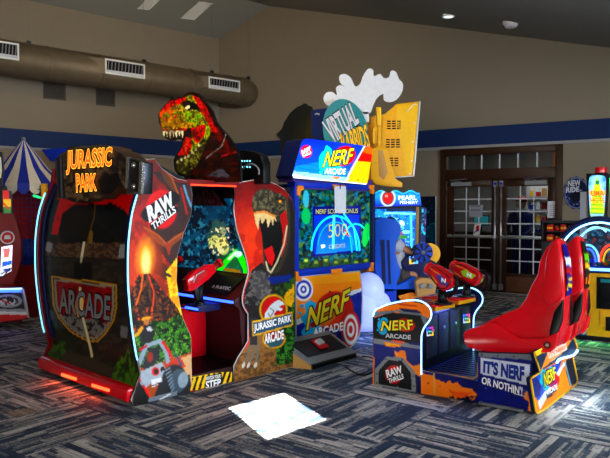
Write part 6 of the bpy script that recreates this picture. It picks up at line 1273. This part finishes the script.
# snack display case by the wall
def case():
    c0 = FW.Z(556, 300, 0); F = Frame(3.55, 9.4, .85, -.53); f = lambda x, y, k=0: F.B(x, y, -.01 * k)
    t = thing('display_case', F, 'dark display case of red and gold packets beneath the white wall notice', 'display case')
    a0, a1 = f(541, 240)[0], f(577, 240)[0]; z1 = f(558, 221)[2]; zf = f(558, 242)[2]
    m = MB(); m.box(a0, a1, .02, .5, 0, zf, 'dark_grey').box(a0, a1, .46, .5, zf, z1, 'black').box(a0, a0 + .03, .0, .5, zf, z1, 'black').box(a1 - .03, a1, 0, .5, zf, z1, 'black').box(a0, a1, 0, .5, z1 - .03, z1, 'dark_grey'); m.build('body', t, .006)
    zm = (zf + z1) / 2 + .0
    m = MB(); m.box(a0 + .03, a1 - .03, .05, .46, zm - .01, zm, 'dark_metal'); m.build('shelf', t)
    k = 0
    for r, z in enumerate((zf, zm)):
        for q in range(4):
            a = a0 + .05 + q * (a1 - a0 - .12) / 4; m = MB()
            if q % 2 == 0: m.box(-.04, .04, 0, .07, 0, .1, 'red').box(-.042, .042, -.002, .0, .03, .06, 'mustard')
            else: m.ball((0, .05, .035), (.042, .04, .035), 'red', 14, 8).ball((0, .05, .062), (.034, .025, .018), 'mustard', 12, 6)
            o = m.build('snack_packet', None, .004); o.location = F.w((a + .05, .12, z + .001)); o.rotation_euler = (0, 0, F.ang)
            o['label'] = '%s red and gold %s, %s shelf of the display case' % (['leftmost', 'second from left', 'third from left', 'rightmost'][q], 'box' if q % 2 == 0 else 'rounded packet', ['lower', 'upper'][r]); o['category'] = 'packet'; o['group'] = 'packets in the display case'
case()

# ================================================================== left: striped kiddie tent and racing cabinet
def tent():
    F = Frame(-3.96, 9.5, 1, 0); t = thing('striped_tent_ride', F, 'blue and cream striped tent ride with red netted walls at the left', 'arcade ride')
    ap = F.B(23.5, 139, 0); zt = F.B(23, 183.5, -.5)[2]; R_ = .60; n = 24
    ca = MB()
    for k in range(n):
        an = [2 * math.pi * (k + q) / n for q in (0, 1)]; mt = 'royal' if k % 2 else 'paper'
        rings = [(0, ap[2]), (.16, ap[2] - .19), (.34, ap[2] - .43), (R_, zt)]; vv = [(ap[0] + r * math.cos(a), r * math.sin(a), z) for r, z in rings for a in an]
        ca.add(vv, [(2 * i, 2 * i + 1, 2 * i + 3, 2 * i + 2) for i in range(3)], 'stripe_blue' if k % 2 else 'stripe_cream')
    ca.build('canopy', t)
    for k in range(n):
        m = MB(); a_ = [2 * math.pi * (k + q / 6) / n for q in range(7)]; top = [(ap[0] + R_ * math.cos(a), R_ * math.sin(a), zt) for a in a_]; bot = [(ap[0] + R_ * math.cos(a), R_ * math.sin(a), zt - .09 - .06 * math.sin(q / 6 * math.pi)) for q, a in enumerate(a_)]
        m.add(top + bot, [(i, i + 1, 8 + i, 7 + i) for i in range(6)], 'stripe_blue' if k % 2 else 'stripe_cream'); o = m.build('valance_flap', t); so_ = o.modifiers.new('s', 'SOLIDIFY'); so_.thickness = .008
    m = MB(); m.ball(ap, .03, 'grey', 10, 6); m.build('finial', t)
    H = .46; cx = ap[0] + .02
    for sx, sy in ((1, -1), (-1, -1), (1, 1), (-1, 1)): m = MB(); m.box(cx + sx * H - .035, cx + sx * H + .035, sy * H - .035, sy * H + .035, 0, zt, 'mustard'); m.build('post', t, .01)
    for (p, q) in (((-H, -H), (H, -H)), ((H, -H), (H, H)), ((-H, -H), (-H, H))):
        m = MB(); P0, P1 = Vector((cx + p[0], p[1], 0)), Vector((cx + q[0], q[1], 0)); d = (P1 - P0)
        m.prism([tuple(P0 + d * .03), tuple(P0 + d * .97), tuple(P0 + d * .97 + Vector((0, 0, .72))), tuple(P0 + d * .03 + Vector((0, 0, .72)))], tuple(Vector((d.y, -d.x, 0)).normalized() * .03), 'deep_red'); m.build('side_panel', t)
        m = MB()
        for k in range(1, 15): c = P0 + d * k / 15; m.cyl((c.x, c.y, .72), (c.x, c.y, zt - .02), .004, 'net_cord', 4)
        for k in range(1, 18): z = .72 + (zt - .74) * k / 18; m.cyl((P0.x, P0.y, z), (P1.x, P1.y, z), .004, 'net_cord', 4)
        m.build('netting', t)
    m = MB(); m.box(cx - .4, cx + .4, H - .06, H - .02, .72, zt, 'red'); m.build('back_wall', t)
    m = MB(); a = F.B(37, 197, -.3); m.cyl((a[0] - .05, -.3, a[2] + .02), (a[0] + .08, -.3, a[2] - .02), .014, 'led_green', 8); m.build('green_lamp', t)
    m = MB(); m.box(cx - .3, cx + .3, -.2, .3, .0, .6, 'navy').ball((cx, 0, .85), (.2, .26, .22), 'blue', 16, 10); m.build('ride_car', t, .02)
mat('stripe_blue', (26, 44, 150), .55, em=.05); mat('stripe_cream', (222, 210, 190), .6); mat('net_cord', (60, 60, 130), .6)
tent()
def racer():
    F = Frame(-3.75, 8.35, .93, .36); t = thing('racing_cabinet', F, 'red and white racing game cabinet at the left edge of the photo', 'arcade machine'); f = lambda x, y, k=0: F.B(x, y, -.004 * k)
    m = MB(); m.prism([f(x, y) for x, y in [(-14, 212), (12, 212), (17, 222), (21, 240), (21, 262), (14, 284), (22, 322), (-14, 322)]], (0, .35, 0), 'deep_red'); m.build('cabinet', t, .012)
    m = MB(); m.prism([f(x, y) for x, y in [(-14, 150), (2, 152), (3.4, 168), (2, 185), (-14, 186)]], (0, .2, 0), 'black').prism([f(x, y, 2) for x, y in [(-14, 155), (1, 157), (2, 170), (1, 178), (-14, 180)]], (0, .004, 0), 'lamp_white'); m.build('header', t)
    m = MB(); m.prism([f(x, y) for x, y in [(-14, 186), (6, 186), (8, 212), (-14, 214)]], (0, .25, 0), 'black'); m.build('screen_housing', t, .01)
    def p_s(p): p.fill((40, 36, 50)); p.poly([(3, 190), (9, 191), (9, 200), (3, 200)], (200, 60, 40)); p.poly([(2, 199), (11, 199), (11, 207), (2, 207)], (245, 190, 30)); p.poly([(4, 207), (11, 207), (11, 213), (4, 213)], (60, 140, 70)); p.line([(3, 203), (9, 209)], 1.6, (200, 40, 30)); 
    q = [f(x, y, 2) for x, y in [(2.5, 190), (11, 191), (12, 213), (3, 214)]]; m = MB(); m.prism([(a, b + .002, z) for a, b, z in q], (0, .2, 0), 'black'); m.art(F, q, 'soft_backlit', p_s, .008); m.build('side_poster', t)
    c = f(7.5, 237.5, 2); m = MB(); m.cyl(c, (c[0], c[1] - .01, c[2]), .085, 'paper', 24).cyl((c[0], c[1] - .01, c[2]), (c[0], c[1] - .014, c[2]), .07, 'red', 24).prism([(c[0] - .04, c[1] - .014, c[2] - .02), (c[0] + .04, c[1] - .014, c[2] - .02), (c[0] + .03, c[1] - .014, c[2] + .03), (c[0] - .03, c[1] - .014, c[2] + .03)], (0, -.003, 0), 'paper'); m.build('round_badge', t)
    def p_p(p): p.fill((228, 232, 242)); p.poly([(2, 262), (13, 260), (13, 264), (2, 267)], (70, 110, 200)); p.poly([(3, 249), (10, 248), (9, 257), (4, 258)], (190, 60, 50), .8); p.ell(7, 270, 4, 1.6, (60, 90, 180)); p.line([(1, 274), (12, 268)], 1.4, (60, 60, 80))
    q = [f(x, y, 2) for x, y in [(1.5, 247), (12.6, 245), (11.5, 271), (0, 277)]]; m = MB(); m.prism([(a, b + .002, z) for a, b, z in q], (0, .02, 0), 'black'); m.art(F, q, 'backlit', p_p, .01); m.build('lit_panel', t)
    m = MB(); m.prism([f(x, y, 3) for x, y in [(-4, 244), (-1, 243), (-3, 280), (-6, 281)]], (0, -.02, 0), 'grey').tube([f(-4, 278, 4), f(4, 276, 4), f(10, 268, 4)], .008, 'dark_metal', 5); m.build('grab_rail', t)
    G_ = Frame(-3.72, 8.02, .97, .2); 
    def p_b(p): p.fill((196, 30, 34)); p.poly([(-14, 288), (24, 290), (27, 312), (-14, 312)], (150, 152, 158)); p.poly([(-14, 291), (22, 293), (25, 309), (-14, 309)], (36, 36, 40)); p.ell(8, 301, 14, 6.5, (158, 160, 164)); p.ell(8, 301, 11, 4.6, (40, 40, 44)); p.speck(p.mell(8, 301, 11, 4.6) < 1, (200, 200, 204), 2, .6, 3); p.line([(2, 300), (10, 304)], 1.4, (190, 60, 50)); p.poly([(-14, 311), (27, 312), (28, 315), (-14, 314)], (210, 210, 215))
    L = lambda x, y, k=0: F.B(x, y, -.36 - .004 * k)
    q = [L(x, y) for x, y in [(-14, 287), (23, 288.5), (28.5, 318), (-14, 324)]]; m = MB(); m.prism([(a, b + .002, z) for a, b, z in q], (0, .34, 0), 'deep_red'); m.art(F, q, 'print', p_b, .01); sb = m.build('seat_base', t)
    m = MB(); m.tube([L(-12, 291.5, 4), L(21, 290.5, 4)], .018, 'led_blue', 6).tube([L(-12, 289.6, 3), L(22, 288.6, 3)], .01, 'led_white', 6); m.build('led_strip', sb)
    m = MB(); m.tube([L(23.5, 289, 2), L(28.8, 318, 2)], .01, 'light_grey', 6); m.build('edge_moulding', sb)
racer()
F2 = Frame(-4.2, 11.2, 1, 0)
t = thing('blue_canopy_ride', F2, 'plain dark blue canopy on posts just behind the striped tent', 'canopy')
f = lambda x, y: F2.B(x, y, 0)
m = MB(); m.prism([f(x, y) for x, y in [(41, 149.5), (66, 147.6), (74, 153), (66, 163), (50, 161)]], (0, .5, 0), 'royal'); m.build('canopy', t, .01)
for x in (52, 66): a = f(x, 160); m = MB(); m.box(a[0] - .02, a[0] + .02, .2, .24, 0, a[2], 'dark_metal'); m.build('post', t)
